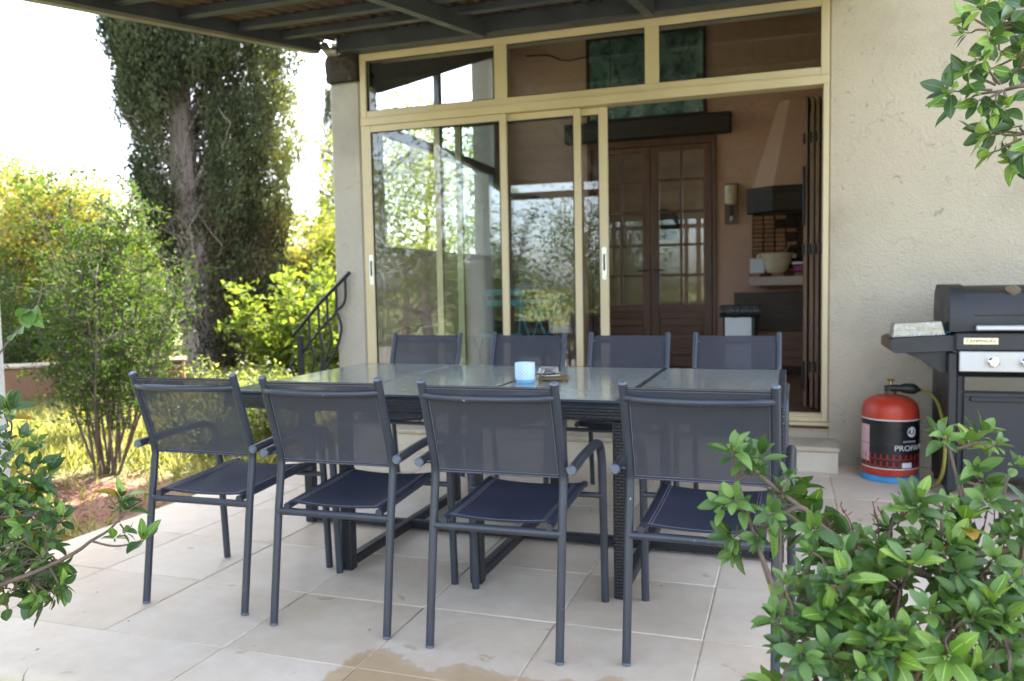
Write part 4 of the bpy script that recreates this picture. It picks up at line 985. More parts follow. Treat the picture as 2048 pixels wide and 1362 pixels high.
benc = empty('wooden_sideboard', (-.1, 8.3, .288), 0, 'low wooden sideboard with drawers under the fireplace ledge', 'sideboard')
part(benc, 'back_panel', MB().box((-.53, 8.55, .30), (.41, 8.60, 1.07), .004), M_bench)
sb = part(benc, 'body', MB().box((-.40, 8.12, .36), (.34, 8.548, .70), .006), M_cab)
for k in range(4): part(benc, 'board', MB().box((-.399, 8.106, .37+k*.083), (.339, 8.119, .37+k*.083+.078), .004), M_cab)
part(benc, 'handle', MB().tube([(.10,8.104,.60),(.12,8.09,.597),(.16,8.09,.597),(.18,8.104,.60)], .006, 8), M_black)
part(benc, 'plinth', MB().box((-.395, 8.14, .288), (.335, 8.54, .359), .002), M_beam)

shu = empty('folding_shutters', (.1, 5.8, .288), 0, 'brown wooden folding shutters stacked inside the right of the doorway', 'shutters')
for k, (xa, ya, xb, yb, top) in enumerate(((.105, 5.95, .165, 6.32, 2.42), (.145, 5.90, .200, 6.30, 2.40), (.178, 5.88, .240, 6.28, 2.40), (.212, 5.86, .280, 6.25, 2.41))):
    d = Vector((xb-xa, yb-ya, 0)); n_ = d.normalized(); s_ = Vector((n_.y, -n_.x, 0))
    Mx = Matrix(((s_.x, n_.x, 0, xa), (s_.y, n_.y, 0, ya), (0,0,1,0), (0,0,0,1)))
    Lf = MB().box((-.011, 0, .30), (.011, d.length, top), .003, Mx); Lp = part(shu, 'leaf_panel', Lf, M_shut)
    for z in (.55, 1.35, 2.1): part(shu, 'hinge', MB().tube([Mx @ Vector((-.013,-.006,z)), Mx @ Vector((-.013,-.006,z+.07))], .008, 8), M_iron)
    part(shu, 'ledge_strip', MB().box((-.020, .03, .5), (-.0115, .08, top-.1), .003, Mx), M_shut)
part(shu, 'bolt', MB().tube([(.092,5.94,1.55),(.090,5.94,1.95)], .009, 8), M_iron)
part(shu, 'bolt', MB().tube([(.092,5.94,.42),(.090,5.94,.62)], .010, 8), M_iron)

def teal_set():
    mt = plain('teal_metal', (.04,.27,.35), .4, .2, .1, 10)
    Y = 7.2
    def p(px, py, dy=0): q = at_y(px, py, Y+dy); return (q.x, q.y, q.z)
    tb = empty('bistro_table', (-2.0, Y+.2, .288), 0, 'teal folding bistro table with crossed legs behind the glass', 'table')
    a = Vector(p(1046,602,.1)); b = Vector(p(1118,598,.1))
    part(tb, 'top', MB().box((a.x-.06, Y-.15, a.z-.012), (b.x+.02, Y+.40, a.z+.008), .004), mt)
    for yy in (Y-.12, Y+.36):
        part(tb, 'leg', MB().tube([(a.x+.02, yy, .29), (b.x-.08, yy, a.z-.013)], .010, 8), mt); part(tb, 'leg', MB().tube([(b.x-.08, yy, .29), (a.x+.02, yy, a.z-.013)], .010, 8), mt)
    ch = empty('bistro_chair', (-2.2, Y-.3, .288), 0, 'teal folding slatted bistro chair behind the glass', 'chair')
    y0 = Y-.35; q = Vector(at_y(970, 590, y0)); r_ = Vector(at_y(1048, 590, y0))
    for zz in (q.z+.02, q.z-.075): part(ch, 'back_slat', MB().box((q.x, y0-.008, zz-.028), (r_.x, y0+.008, zz+.028), .005), mt)
    for x in (q.x+.02, r_.x-.02):
        part(ch, 'frame_bar', MB().tube([(x, y0+.012, q.z+.05), (x, y0-.1, .75), (x, y0-.42, .29)], .009, 8), mt)
        part(ch, 'frame_bar', MB().tube([(x+.012, y0-.40, .76), (x+.012, y0+.06, .29)], .009, 8), mt)
    for k in range(5): part(ch, 'seat_slat', MB().box((q.x, y0-.42+k*.075, .742), (r_.x, y0-.42+k*.075+.06, .756), .004), mt)
teal_set()
rk = empty('drying_rack', (-2.7, 6.2, .288), 0, 'folding clothes drying rack with dark blue rods inside the left glass', 'drying rack')
M_navy = plain('navy_rod', (.03,.05,.20), .4)
a = at_y(765, 660, 6.2); b = at_y(862, 652, 6.2)
for k in range(6): part(rk, 'rod', MB().tube([(a.x, 6.1+k*.09, a.z), (b.x, 6.1+k*.09, b.z)], .006, 6), M_navy)
for x in (a.x, b.x): part(rk, 'side_bar', MB().tube([(x, 6.06, a.z if x == a.x else b.z), (x, 6.60, a.z if x == a.x else b.z)], .009, 8), M_wp)
for y in (6.08, 6.55):
    part(rk, 'leg', MB().tube([(a.x+.03, y, a.z), (b.x-.05, y, .29)], .010, 8), M_wp); part(rk, 'leg', MB().tube([(b.x-.03, y, b.z), (a.x+.05, y, .29)], .010, 8), M_wp)
pen = empty('pendant_lamp', (-1.28, 7.4, 2.6), 0, 'small cream hanging lampshade beside the painting', 'lamp')
q = at_y(1221, 203, 7.4); lp = MB().lathe([(.045,.0),(.06,.01),(.062,.05),(.04,.10),(.012,.115)], tuple((q.x, 7.4, q.z-.05)), 20); part(pen, 'shade', lp, plain('cream_glass', (.55,.45,.26), .4))
part(pen, 'cord', MB().tube([(q.x,7.4,q.z+.06),(q.x,7.4,3.55)], .004, 6), M_black)
tag(MB().tube(catmull([(-2.05,8.705,3.62),(-2.3,8.70,3.60),(-2.5,8.70,3.68),(-2.75,8.70,3.70)], 6), .007, 6).build('wall_cable', M_black, None), 'thin black cable looping along the brown wall beside the painting', 'cable')
hc = MB().tube([(-1.62,11.29,1.98),(-1.62,11.27,1.98)], .21, 32).build('wall_plate', plain('dark_round_plate', (.03,.035,.03), .5), None); tag(hc, 'dark round plate on the hall wall seen through the glazed door', 'plate')
cupb = MB().box((-2.9, 7.9, .289), (-2.45, 8.6, 2.05), .01).box((-2.92, 7.88, 2.051), (-2.43, 8.62, 2.09), .005)
tag(cupb.build('tall_cupboard', M_bench, None), 'dark tall wooden cupboard in the far left corner of the room', 'cupboard')

# ================================================================== GARDEN (left)
def blade_patch(n, fx, hmin, hmax, m, name, label, rg):
    P = np.array([fx(rg) for _ in range(n)]); 
    D = rdir(n, 1.6, rg); Nn = rdir(n, 0, rg)
    L = rg.uniform(hmin, hmax, n); W = L*rg.uniform(.05,.10,n)
    o = leaf_cloud(name, P, D, Nn, L, W, m, None, .3); tag(o, label, 'grass', kind='stuff'); return o
def grass_pt(rg):
    while True:
        x = rg.uniform(-13, -3.34); y = rg.uniform(2.3, 12)
        # bare earth around the shrub and by the house
        dsh = math.hypot((x+4.1)/.85, (y-3.6)/.75)
        if dsh < 1 and rg.random() < .93: continue
        nz = math.sin(x*2.1+1)*math.sin(y*1.7)+math.sin(x*.9-2)*math.sin(y*1.1+1)
        if nz < -.4 and rg.random() < .6: continue
        if rg.random() > min(1, 5.0/math.hypot(x, y)*1.2): continue
        return (x, y, ground_z(x, y)-.005)
blade_patch(80000, grass_pt, .05, .19, M_grass, 'meadow_grass', 'dry sunlit meadow grass left of the terrace', rng)
nf = 60; P = np.array([grass_pt(rng) for _ in range(nf)]); P[:,2] += rng.uniform(.12,.25,nf)
fl_ = leaf_cloud('wild_flowers', np.repeat(P,6,0), rdir(nf*6,.3), rdir(nf*6,1), np.full(nf*6,.022), np.full(nf*6,.014), M_flower); tag(fl_, 'tiny yellow wild flowers scattered in the meadow grass', 'flowers', kind='stuff')
n = 3500; P = np.stack([rng.normal(-4.3,.75,n), rng.normal(3.7,.65,n), np.zeros(n)],1); P = P[P[:,0] < -3.30]
P[:,2] = [ground_z(a, b)+.006 for a, b in P[:,:2]]
tag(leaf_cloud('leaf_litter', P, rdir(len(P),0)*np.array([1,1,.25]), rdir(len(P),2), rng.uniform(.02,.05,len(P)), rng.uniform(.01,.022,len(P)), M_litter), 'brown leaf litter on the bare earth under the shrub', 'leaf litter', kind='stuff')

# low stone wall at the far side of the lawn
lw = empty('low_wall', (-7.6, 7.5, 0), 0, 'low reddish earth coloured garden wall with a pale coping', 'garden wall')
M_lw = stucco('red_earth_render', (.34,.18,.115), 1.2, .8, .5, (.20,.12,.08))
ang = math.atan2(7.483-6.95, -6.996+7.6); 
def wallseg(x0, y0, x1, y1, h, t):
    d = Vector((x1-x0, y1-y0, 0)); L = d.length; u = d/L; s_ = Vector((-u.y, u.x, 0))
    return Matrix(((u.x, s_.x, 0, x0), (u.y, s_.y, 0, y0), (0,0,1,-.1), (0,0,0,1))), L
Mx, L = wallseg(-8.9, 6.05, -6.75, 7.78, .4, .3)
part(lw, 'wall_body', MB().box((0,0,0), (L,.34,.47), .03, Mx), M_lw)
part(lw, 'coping', MB().box((-.02,-.02,.471), (L+.02,.36,.50), .012, Mx), stucco('pale_coping', (.52,.42,.34), 2, .5, .4))
pool = MB().box((-17,9.5,-.06), (-11.2,12.5,.02), .0); tag(pool.build('pool_water', plain('pool_blue', (.05,.32,.52), .15, 0, .2, 3)), kind='structure')
pc = MB().box((-11.15,9.2,-.05), (-10.8,12.8,.06), .01).box((-17,9.15,-.05), (-11.15,9.49,.06), .01); tag(pc.build('pool_coping', M_tread), kind='structure')

def px_ground(px, dep, z=-.05):
    p = at_d(px, 640, dep); return (p.x, p.y, z)
def limb(P, r0, r1, n=8, seg=5):
    Q = catmull(P, seg); m = len(Q); return Q, [r0+(r1-r0)*i/(m-1) for i in range(m)]

# ---- multi-stemmed shrub on the lawn edge
def make_shrub(loc, H, nstem, spread, nleaf, m, label, name='leafy_shrub', seed=1, leafL=(.022,.045), lean=0, group=None, cat='shrub', spiky=.12, thin=.1):
    rg = np.random.default_rng(seed); root = empty(name, loc, 0, label, cat, group)
    tr = MB(); pts = []; dirs = []
    for s in range(nstem):
        a = rg.uniform(0, 2*math.pi); sp = spread*rg.uniform(.15,1)**.8; h = H*rg.uniform(.55,1)
        tip = Vector((math.cos(a)*sp+lean*h, math.sin(a)*sp, h)); b0 = Vector((math.cos(a)*.10*rg.random(), math.sin(a)*.10*rg.random(), -.05))
        P = [b0, b0+(tip-b0)*.3+Vector((rg.normal()*.04, rg.normal()*.04, h*.06)), b0+(tip-b0)*.65+Vector((rg.normal()*.06, rg.normal()*.06, h*.05)), tip]
        Q, rr2 = limb(P, .007*H/2+.003, .0025); tr.tube(Q, rr2, 6, caps=False)
        m_ = len(Q)
        for i in range(2, m_):
            if i/m_ < thin+.05: continue
            for _ in range(2):
                d = Vector((rg.normal(), rg.normal(), rg.uniform(-.1,.9))).normalized(); Lb = rg.uniform(.12,.42)*H/2*(1.1-.5*i/m_)
                e = Q[i]+d*Lb; mid = Q[i]+d*Lb*.5+Vector((0,0,.02)); tr.tube([Q[i], mid, e], [.004,.003,.0015], 4, caps=False)
                for t_ in np.linspace(.15, 1.0, 9): pts.append(Q[i]+(e-Q[i])*t_); dirs.append(d)
            pts.append(Q[i]); dirs.append(Vector((0,0,1)))
    tr.build('trunk', M_bark2, root, 60)
    pts = np.array([tuple(p) for p in pts]); dirs = np.array([tuple(p) for p in dirs]); k = rg.integers(0, len(pts), nleaf)
    P = pts[k]+rg.normal(size=(nleaf,3))*spiky*.18; D = dirs[k]*.5+rdir(nleaf,.15,rg)
    Lr = rg.uniform(leafL[0], leafL[1], nleaf)
    leaf_cloud('crown', P, D, rdir(nleaf,.8,rg), Lr, Lr*rg.uniform(.42,.6,nleaf), m, root)
    return root
make_shrub((-4.42, 4.30, -.05), 2.15, 18, .60, 9000, M_shrub, 'slender many-stemmed green shrub on the lawn beside the terrace', seed=3, leafL=(.022,.046), thin=.18)
make_shrub((-5.25, 5.35, -.05), 1.85, 10, .50, 5000, M_shrub, 'second green many-stemmed shrub just behind the slender one', seed=5, leafL=(.022,.046), thin=.15)

make_shrub(px_ground(170, 8.9), 2.0, 15, .85, 6500, M_shrubd, 'dark green shrub behind the low garden wall', 'leafy_shrub', 46, (.03,.06), 0, None, 'shrub', .2, .05)
make_shrub(px_ground(285, 8.8), 1.5, 12, .6, 4200, M_shrub, 'leafy shrub growing against the cypress trunk', 'leafy_shrub', 47, (.03,.06), 0, None, 'shrub', .2, .05)
make_shrub(px_ground(20, 9.6), 1.9, 14, .9, 6000, M_shrubd, 'dark green shrub beside the pool at the left edge', 'leafy_shrub', 48, (.03,.06), 0, None, 'shrub', .2, .05)

make_shrub((-3.75, 1.25, -.40), 2.6, 20, .85, 9000, M_hedged, 'tall leafy shrub at the front left corner, mirrored in the left glass', 'leafy_shrub', 49, (.03,.06), 0, None, 'shrub', .25, .05)

# ---- broad trees / hedge trees
def make_tree(loc, H, Rr, nclump, nper, m, label, name, seed, leafL=(.05,.10), trunk_r=.09, low=.15, group=None, airy=.5, cat='tree', m2=None, nlimb=16):
    rg = np.random.default_rng(seed); root = empty(name, loc, 0, label, cat, group); tr = MB()
    Q, rr2 = limb([(0,0,-.2),(rg.normal()*.1,rg.normal()*.1,H*.3),(rg.normal()*.2,rg.normal()*.2,H*.62),(rg.normal()*.2,rg.normal()*.2,H*.93)], trunk_r, trunk_r*.15); tr.tube(Q, rr2, 8, caps=False)
    cl = []
    for i in range(nlimb):
        j = int(len(Q)*rg.uniform(low, .95)); b0 = Q[min(j, len(Q)-1)]; f = j/len(Q)
        a = rg.uniform(0, 2*math.pi); reach = Rr*(1.05-.55*f**2)*rg.uniform(.55,1.05); d = Vector((math.cos(a), math.sin(a), rg.uniform(.15,.85)))
        e = b0+d*reach*.85; mid = b0+d*reach*.45+Vector((rg.normal()*.1,rg.normal()*.1,.08))
        q2, r2 = limb([b0, mid, e], trunk_r*(.5-.3*f), .006, 6, 4); tr.tube(q2, r2, 5, caps=False)
        for _ in range(nclump//nlimb):
            t_ = rg.uniform(.25,1.08); c = b0+(e-b0)*t_; c = c+Vector(tuple(rg.normal(size=3)*Rr*.20)); cl.append(tuple(c))
            q3 = [b0+(e-b0)*min(1,t_*.8), (Vector(cl[-1])+b0+(e-b0)*t_)/2, Vector(cl[-1])]; tr.tube(q3, [.012,.008,.003], 4, caps=False)
    tr.build('trunk', M_bark2, root, 60)
    cl = np.array(cl); n = len(cl)*nper; C = np.repeat(cl, nper, 0); off = rg.normal(size=(n,3))*Rr*.115*np.array([1,1,.8])
    P = C+off; P[:,2] = np.maximum(P[:,2], .05); D = rdir(n,-.1,rg)+off/(Rr*.2); Lr = rg.uniform(leafL[0], leafL[1], n)
    if m2 is None: leaf_cloud('crown', P, D, rdir(n,.7,rg), Lr, Lr*rg.uniform(.4,.6,n), m, root)
    else:
        q_ = rg.random(len(cl)); kk = np.repeat(np.where(q_ < .28, 1, np.where(q_ < .50, 2, 0)), nper); md = M_shrubd if m is M_shrub else M_hedged
        for msk, mm in ((kk == 0, m), (kk == 1, m2), (kk == 2, md)): leaf_cloud('crown', P[msk], D[msk], rdir(msk.sum(),.7,rg), Lr[msk], Lr[msk]*.5, mm, root)
    return root
G = 'sunlit trees behind the lawn'
hedge = [ # px, depth, H, R, mats, label
    (-60, 13.0, 3.2, 1.7, M_hedge, M_hedge2, 'yellow green tree at the left edge of the picture, behind the pool'),
    (45, 15.5, 3.45, 1.9, M_hedge, M_hedge2, 'tall yellow tree with orange twigs behind the pool'),
    (130, 12.5, 2.75, 1.5, M_hedge2, M_hedge, 'brownish orange bushy tree behind the low wall'),
    (215, 14.5, 3.0, 1.8, M_hedge, M_shrub, 'green and yellow tree left of the cypress'),
    (300, 16.5, 3.0, 1.8, M_hedge, M_hedge2, 'yellow tree partly behind the cypress trunk'),
    (500, 19.0, 2.9, 2.0, M_hedge, M_bright, 'yellow tree directly behind the cypress foliage'),
    (615, 17.5, 2.7, 1.5, M_hedge, M_bright, 'tall yellow green tree between cypress and pier'),
    (655, 15.5, 2.2, 1.1, M_hedge2, M_hedge, 'ochre tinted bush behind the handrail')]
for i, (px, dep, H, Rr, m, m2, lab) in enumerate(hedge):
    make_tree(px_ground(px, dep), H, Rr, 190, 130, m, lab, 'hedge_tree', 20+i, (.035,.075), .07, .12, G, m2=m2)
make_shrub(px_ground(600, 9.2), 1.45, 16, .75, 5200, M_bright, 'bright lime green bush beside the handrail', 'bright_bush', 41, (.06,.12), 0, None, 'bush', .3, .0)
make_shrub(px_ground(668, 8.4), 1.30, 12, .55, 3000, M_bright, 'smaller lime green bush right behind the handrail', 'bright_bush', 42, (.06,.12), 0, None, 'bush', .3, .0)
make_shrub(px_ground(500, 7.6), .55, 22, .75, 4200, M_needle, 'low pale ground cover plant at the foot of the cypress', 'low_plant', 43, (.03,.06), 0, None, 'plant', .3, .0)
make_shrub(px_ground(420, 6.2), .42, 18, .55, 3000, M_needle, 'low leafy plant on the lawn behind the first chair', 'low_plant', 44, (.025,.05), 0, None, 'plant', .3, .0)
make_shrub(px_ground(545, 6.6), .50, 18, .50, 2600, M_needle, 'low leafy plant on the lawn behind the table end', 'low_plant', 45, (.025,.05), 0, None, 'plant', .3, .0)
# trees seen through the side glazing
for i, (x, y, H, Rr, m, lab) in enumerate(((-6.6, 12.6, 3.7, 1.9, M_hedge, 'pale green tree seen through the left side window'), (-5.2, 16.5, 4.3, 2.3, M_bright, 'tall light green tree behind the side window'), (-7.9, 17.5, 4.8, 2.4, M_shrub, 'darker green tree far behind the side window'))):
    make_tree((x, y, -.05), H, Rr, 130, 75, m, lab, 'garden_tree', 60+i, (.06,.11), .10, .2, 'trees beside the house')

# ---- cypresses
def make_cypress(loc, H, lab, seed, ncl, prof_l, prof_r, gaps, trunk=True, tr=.22, group=None, nper=46, spray=(.035,.085)):
    rg = np.random.default_rng(seed); root = empty('cypress_tree', loc, 0, lab, 'tree', group)
    to = Vector((loc[0], loc[1], 0)); right = Vector((to.y, -to.x, 0)).normalized(); away = Vector((to.x, to.y, 0)).normalized()
    def W(u, w, z): p = right*u + away*w; return Vector((p.x, p.y, z))
    tk = MB()
    if trunk:
        def bark_tube(P, r0, r1, n=22):
            Q, rr2 = limb(P, r0, r1, seg=9); vs = []; fs = []
            for i, (q, r_) in enumerate(zip(Q, rr2)):
                for k in range(n):
                    t = 2*math.pi*k/n; f = 1+.10*math.sin(t*5+q.z*.6+1)+.06*math.sin(t*9-q.z*1.1)+.03*rg.normal()
                    vs.append(q+Vector((math.cos(t)*r_*f, math.sin(t)*r_*f, 0)))
            for i in range(len(Q)-1):
                for k in range(n): k2 = (k+1) % n; fs.append((i*n+k, i*n+k2, (i+1)*n+k2, (i+1)*n+k))
            tk.add(vs, fs)
        bark_tube([W(.10,0,-.3), W(.06,0,.8), W(-.02,0,1.9), W(-.12,0,3.2), W(-.14,0,4.6), W(-.1,0,6.5), W(0,0,H*.95)], tr*1.15, .03)
        bark_tube([W(.16,.05,.0), W(.22,.08,1.2), W(.20,.1,2.2), W(.34,.12,3.4), W(.42,.1,5)], tr*.72, .05, 14)
    ends = []
    nb = 210 if trunk else 0
    for i in range(nb):
        z0 = rg.uniform(.5, H*.72); a = rg.uniform(0, 2*math.pi); u0, w0 = -.08, 0
        lim = np.interp(z0+.6, *prof_r) if math.cos(a) > 0 else np.interp(z0+.6, *prof_l)
        rad = lim*rg.uniform(.45,1.0); up = rg.uniform(.5,1.5)*rad+.25
        e = W(u0+math.cos(a)*rad, w0+math.sin(a)*rad, z0+up); b0 = W(u0, w0, z0)
        mid = b0+(e-b0)*.5+Vector((rg.normal()*.08, rg.normal()*.08, -.12*rad)); q2, r2 = limb([b0, mid, e], rg.uniform(.012,.035), .005, 6, 4)
        tk.tube(q2, r2, 5, caps=False)
        for _ in range(3):
            k = rg.integers(3, len(q2)); e2 = q2[k]+Vector((rg.normal()*.25, rg.normal()*.25, rg.uniform(.1,.5))); tk.tube([q2[k], (q2[k]+e2)/2+Vector((0,0,-.03)), e2], [.007,.005,.002], 4, caps=False)
    if trunk: tk.build('trunk', M_bark, root, 60)
    C = []; kind = []
    while len(C) < ncl:
        z = rg.uniform(.15, H); a = rg.uniform(0, 2*math.pi); ca = math.cos(a)
        l = np.interp(z, *prof_l); r_ = np.interp(z, *prof_r); wgt = (ca+1)/2; lim = l*(1-wgt)+r_*wgt
        if lim <= .05: continue
        lump = 1+.07*math.sin(a*3+z*1.9)+.06*math.sin(a*7-z*3.1)+.05*math.sin(z*6+a)
        rad = lim*lump*(rg.random()**.36)
        u = ca*rad; w = math.sin(a)*rad
        if gaps(u, w, z, rad/lim, rg): continue
        C.append(tuple(W(u, w, z))); kind.append(2 if (u > lim*.66 and z > 2.2 and w > -.5) else (1 if (rad/lim < .62 and rg.random() < .65) or (z < 2.3 and u > .2 and rg.random() < .55) else 0))  # right outer clumps take the painted sunlit colour
    C = np.array(C); kind = np.array(kind); n = len(C)*nper
    CC = np.repeat(C, nper, 0); KK = np.repeat(kind, nper); off = rg.normal(size=(n,3))*np.array([.055,.055,.13])
    P = CC+off; P[:,2] = np.maximum(P[:,2], .03)
    out = P.copy(); out[:,2] = 0; out /= (np.linalg.norm(out, axis=1)[:,None]+.2)
    D = rdir(n,.0,rg)*.6 + out*.35 + np.array([0,0,.9]); Lr = rg.uniform(spray[0], spray[1], n)
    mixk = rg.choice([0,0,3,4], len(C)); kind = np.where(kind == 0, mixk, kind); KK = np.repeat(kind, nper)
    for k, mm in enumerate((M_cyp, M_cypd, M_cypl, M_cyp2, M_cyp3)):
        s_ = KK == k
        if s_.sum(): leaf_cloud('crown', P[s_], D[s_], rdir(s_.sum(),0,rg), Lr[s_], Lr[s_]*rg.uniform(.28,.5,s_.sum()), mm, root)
    return root
pl_ = ([0,.6,1.0,1.6,2.4,2.9,3.3,3.9,4.6,6,8,9.5], [0,0,.15,.38,.62,.74,.84,.96,1.10,1.10,.75,.05])
pr_ = ([0,.1,.6,1.5,2.4,3.0,3.6,4.5,6,8,9.5], [1.1,1.22,1.28,1.34,1.42,1.50,1.50,1.48,1.4,.9,.05])
def gap1(u, w, z, f, rg):
    if z < 4.1 and -.42 < u < .20 and w < .15: return rg.random() < .94         # the trunk shows
    if u < -.15 and z < 4.0: return rg.random() < .50+.25*math.sin(z*5+u*4)       # thin, see-through left flank
    if u > .2 and z < 2.0: return rg.random() < .10+.15*math.sin(z*4+u*6)
    return False
make_cypress((-8.45, 10.1, -.05), 9.5, 'big old cypress with a thick bare trunk at the edge of the lawn', 71, 7600, pl_, pr_, gap1, True, .28)
sp = ([0,.3,1.5,3.5,5.5,7.2], [.25,.42,.50,.42,.25,.03])
pq = at_d(672, 640, 24.0)
make_cypress((pq.x, pq.y, -.05), 7.0, 'narrow distant cypress just left of the pier', 72, 420, sp, sp, lambda *a: False, False)

# ---- trees in front of the house, behind the photographer (they show in the glass)
G2 = 'trees opposite the house, mirrored in its glass'
for i, (x, y, H, Rr, m, lab) in enumerate(((-9.5,-8,4.6,2.2,M_hedge,'yellow green tree across the drive, facing the left glass panel'), (-5.5,-12,4.2,2.3,M_shrub,'dark green tree across the drive, facing the middle glass panel'), (-1.5,-14,3.6,2.2,M_hedge,'yellow green tree across the drive, farthest from the house'), (2.5,-12,4.2,2.4,M_shrub,'dark green tree across the drive, facing the open doorway'), (7,-10,4.8,2.4,M_hedge,'yellow green tree across the drive, facing the barbecue wall'), (-12.5,-2.5,5.0,2.2,M_shrub,'dark green tree at the left end of the drive'), (-6.2,-2.6,6.8,2.7,M_hedge,'tall spreading tree across from the left end of the terrace'))):
    o = make_tree((x, y, -.45), H, Rr, 110, 60, m, lab, 'opposite_tree', 80+i, (.07,.13), .11, .15, G2)

for i, x in enumerate((-15, -11.5, -8, -4.6, -1.2, 2.2, 5.6, 9)):
    make_tree((x, -10.6+.5*math.sin(i*2.3), -.45), 1.9+.3*math.sin(i*1.7), 1.9, 64, 60, M_shrub, 'broad dark bush across the drive, number %s from the left end' % ('one','two','three','four','five','six','seven','eight')[i], 'opposite_bush', 95+i, (.07,.12), .06, .0, 'bushes across the drive', m2=M_shrubd, cat='bush')

# ================================================================== FOREGROUND SHRUBS WITH SINGLE LEAVES
def leaf_mesh(m, fold, droop, wid, seed):
    rg = random.Random(seed); nl, ns = 8, 4; vs = []; uv = []; fs = []
    for i in range(nl+1):
        t = i/nl; w = wid*.5*(math.sin(math.pi*min(1, t**.86))**.72 if 0 < t < 1 else 0.0)
        if i == 0: w = .012
        if i == nl: w = .004
        for k in range(-ns//2, ns//2+1):
            s_ = k/(ns/2); wav = .012*math.sin(t*14+seed*2+s_*3)
            vs.append((s_*w, .10+t*.90, fold*abs(s_)*w*2 - droop*t*t + wav*abs(s_))); uv.append((s_, t))
    r = ns+1
    for i in range(nl):
        for k in range(ns): fs.append((i*r+k, i*r+k+1, (i+1)*r+k+1, (i+1)*r+k))
    b = len(vs); vs += [(-.012,0,0),(.012,0,0)]; uv += [(0,0),(0,0)]; fs.append((b, b+1, 3, 1))
    me = bpy.data.meshes.new('leaf'); me.from_pydata(vs, [], fs); l = me.uv_layers.new(name='UVMap')
    for lp_ in me.loops: l.data[lp_.index].uv = uv[lp_.vertex_index]
    me.materials.append(m); me.shade_smooth(); return me
LM = {}
for key, m, wid in (('y', M_young, .46), ('m', M_mature, .50), ('w', M_yellow, .46), ('v', M_vine, .72)):
    LM[key] = [leaf_mesh(m, f, d, wid*wk, 11*k+3) for k, (f, d, wk) in enumerate(((.16,.06,.92),(.08,.16,1.05),(.30,.02,.80),(.12,.26,1.12),(.22,-.08,.88),(.05,.10,.98),(.38,.34,1.0)))]

class Plant:
    def __init__(s, name, base, label, cat='shrub', group=None):
        s.root = empty(name, base, 0, label, cat, group); s.base = Vector(base); s.leaves = []; s.twigs = MB(); s.red = MB(); s.rg = random.Random(hash(label) % 1000 if False else len(label)*7+3)
    def leaf(s, p, d, up, size, key):
        s.leaves.append((Vector(p), Vector(d).normalized(), Vector(up), size, key))
    def tip(s, p, d, start, size=.06, n=4, pairs=2, young=.8, spread=.9, twig=.0015):
        rg = s.rg; p = Vector(p); d = Vector(d).normalized(); start = Vector(start); L = (p-start).length
        mid = start+(p-start)*.55 - d*.0 + Vector((rg.gauss(0,.05)*L, rg.gauss(0,.05)*L, rg.gauss(.02,.05)*L)); c2 = p-d*L*.25
        Q = catmull([start, mid, c2, p], 5); s.twigs.tube(Q, [twig*1.9-(twig*1.1)*i/(len(Q)-1) for i in range(len(Q))], 6, caps=False)
        a0 = rg.uniform(0, 6.28); ax = d.orthogonal().normalized(); bx = d.cross(ax)
        for k in range(n):          # whorl at the tip
            a = a0+2*math.pi*k/n+rg.gauss(0,.25); o = ax*math.cos(a)+bx*math.sin(a); el = rg.uniform(.45,1.0)*spread
            ld = d*math.cos(el)+o*math.sin(el); sz = size*rg.uniform(.65,1.15)
            s.leaf(p+o*.003, ld, d*math.sin(el)-o*math.cos(el)+Vector((0,0,.5)), sz, 'y' if rg.random() < young else 'm')
        if n > 2 and rg.random() < .8:
            for _ in range(2): s.leaf(p, d+Vector((rg.gauss(0,.25),)*3), ax, size*rg.uniform(.35,.5), 'y')
        back = (Q[-2]-p); arc = 0
        for j in range(pairs):      # opposite pairs further down
            q = Q[max(0, len(Q)-3-2*j)]; a = a0+j*1.57+.6
            for sg in (0, math.pi):
                o = ax*math.cos(a+sg)+bx*math.sin(a+sg); el = rg.uniform(.9,1.45); ld = d*math.cos(el)+o*math.sin(el)+Vector((0,0,-.15))
                key = 'w' if rg.random() < .05 else ('y' if rg.random() < young*.5 else 'm')
                s.leaf(q+o*.002, ld, d+Vector((0,0,.7)), size*rg.uniform(.8,1.25), key)
    def finish(s, limit=300):
        if s.twigs.v: part(s.root, 'stems', s.twigs, M_twig, 60)
        def show(l):
            q = l[0]-O; dz = q.dot(fwd)
            x = q.dot(c_r)/dz*FPX+1024; y = q.dot(c_d)/dz*FPX+681
            inn = -30 < x < 2080 and -30 < y < 1390
            return (l[3]/dz) if inn else 0
        order = sorted(s.leaves, key=show, reverse=True)
        rest = MB()
        for i, (p, d, up, size, key) in enumerate(order):
            x = d.cross(up)
            x = x.normalized() if x.length > 1e-4 else d.orthogonal().normalized()
            z = x.cross(d)
            Mx = Matrix(((x.x*size, d.x*size, z.x*size, p.x), (x.y*size, d.y*size, z.y*size, p.y), (x.z*size, d.z*size, z.z*size, p.z), (0,0,0,1)))
            me = LM[key][s.rg.randrange(7)]
            if i < limit:
                o = link('leaf', me, s.root); Mb = Mx.copy()
                for r_ in range(3): Mb[r_][3] -= s.base[r_]
                o.matrix_basis = Mb
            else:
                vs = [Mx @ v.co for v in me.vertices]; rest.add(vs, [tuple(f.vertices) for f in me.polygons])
        if rest.v: tag(part(s.root, 'small_leaves', rest, M_stuffleaf, 80), kind='stuff')

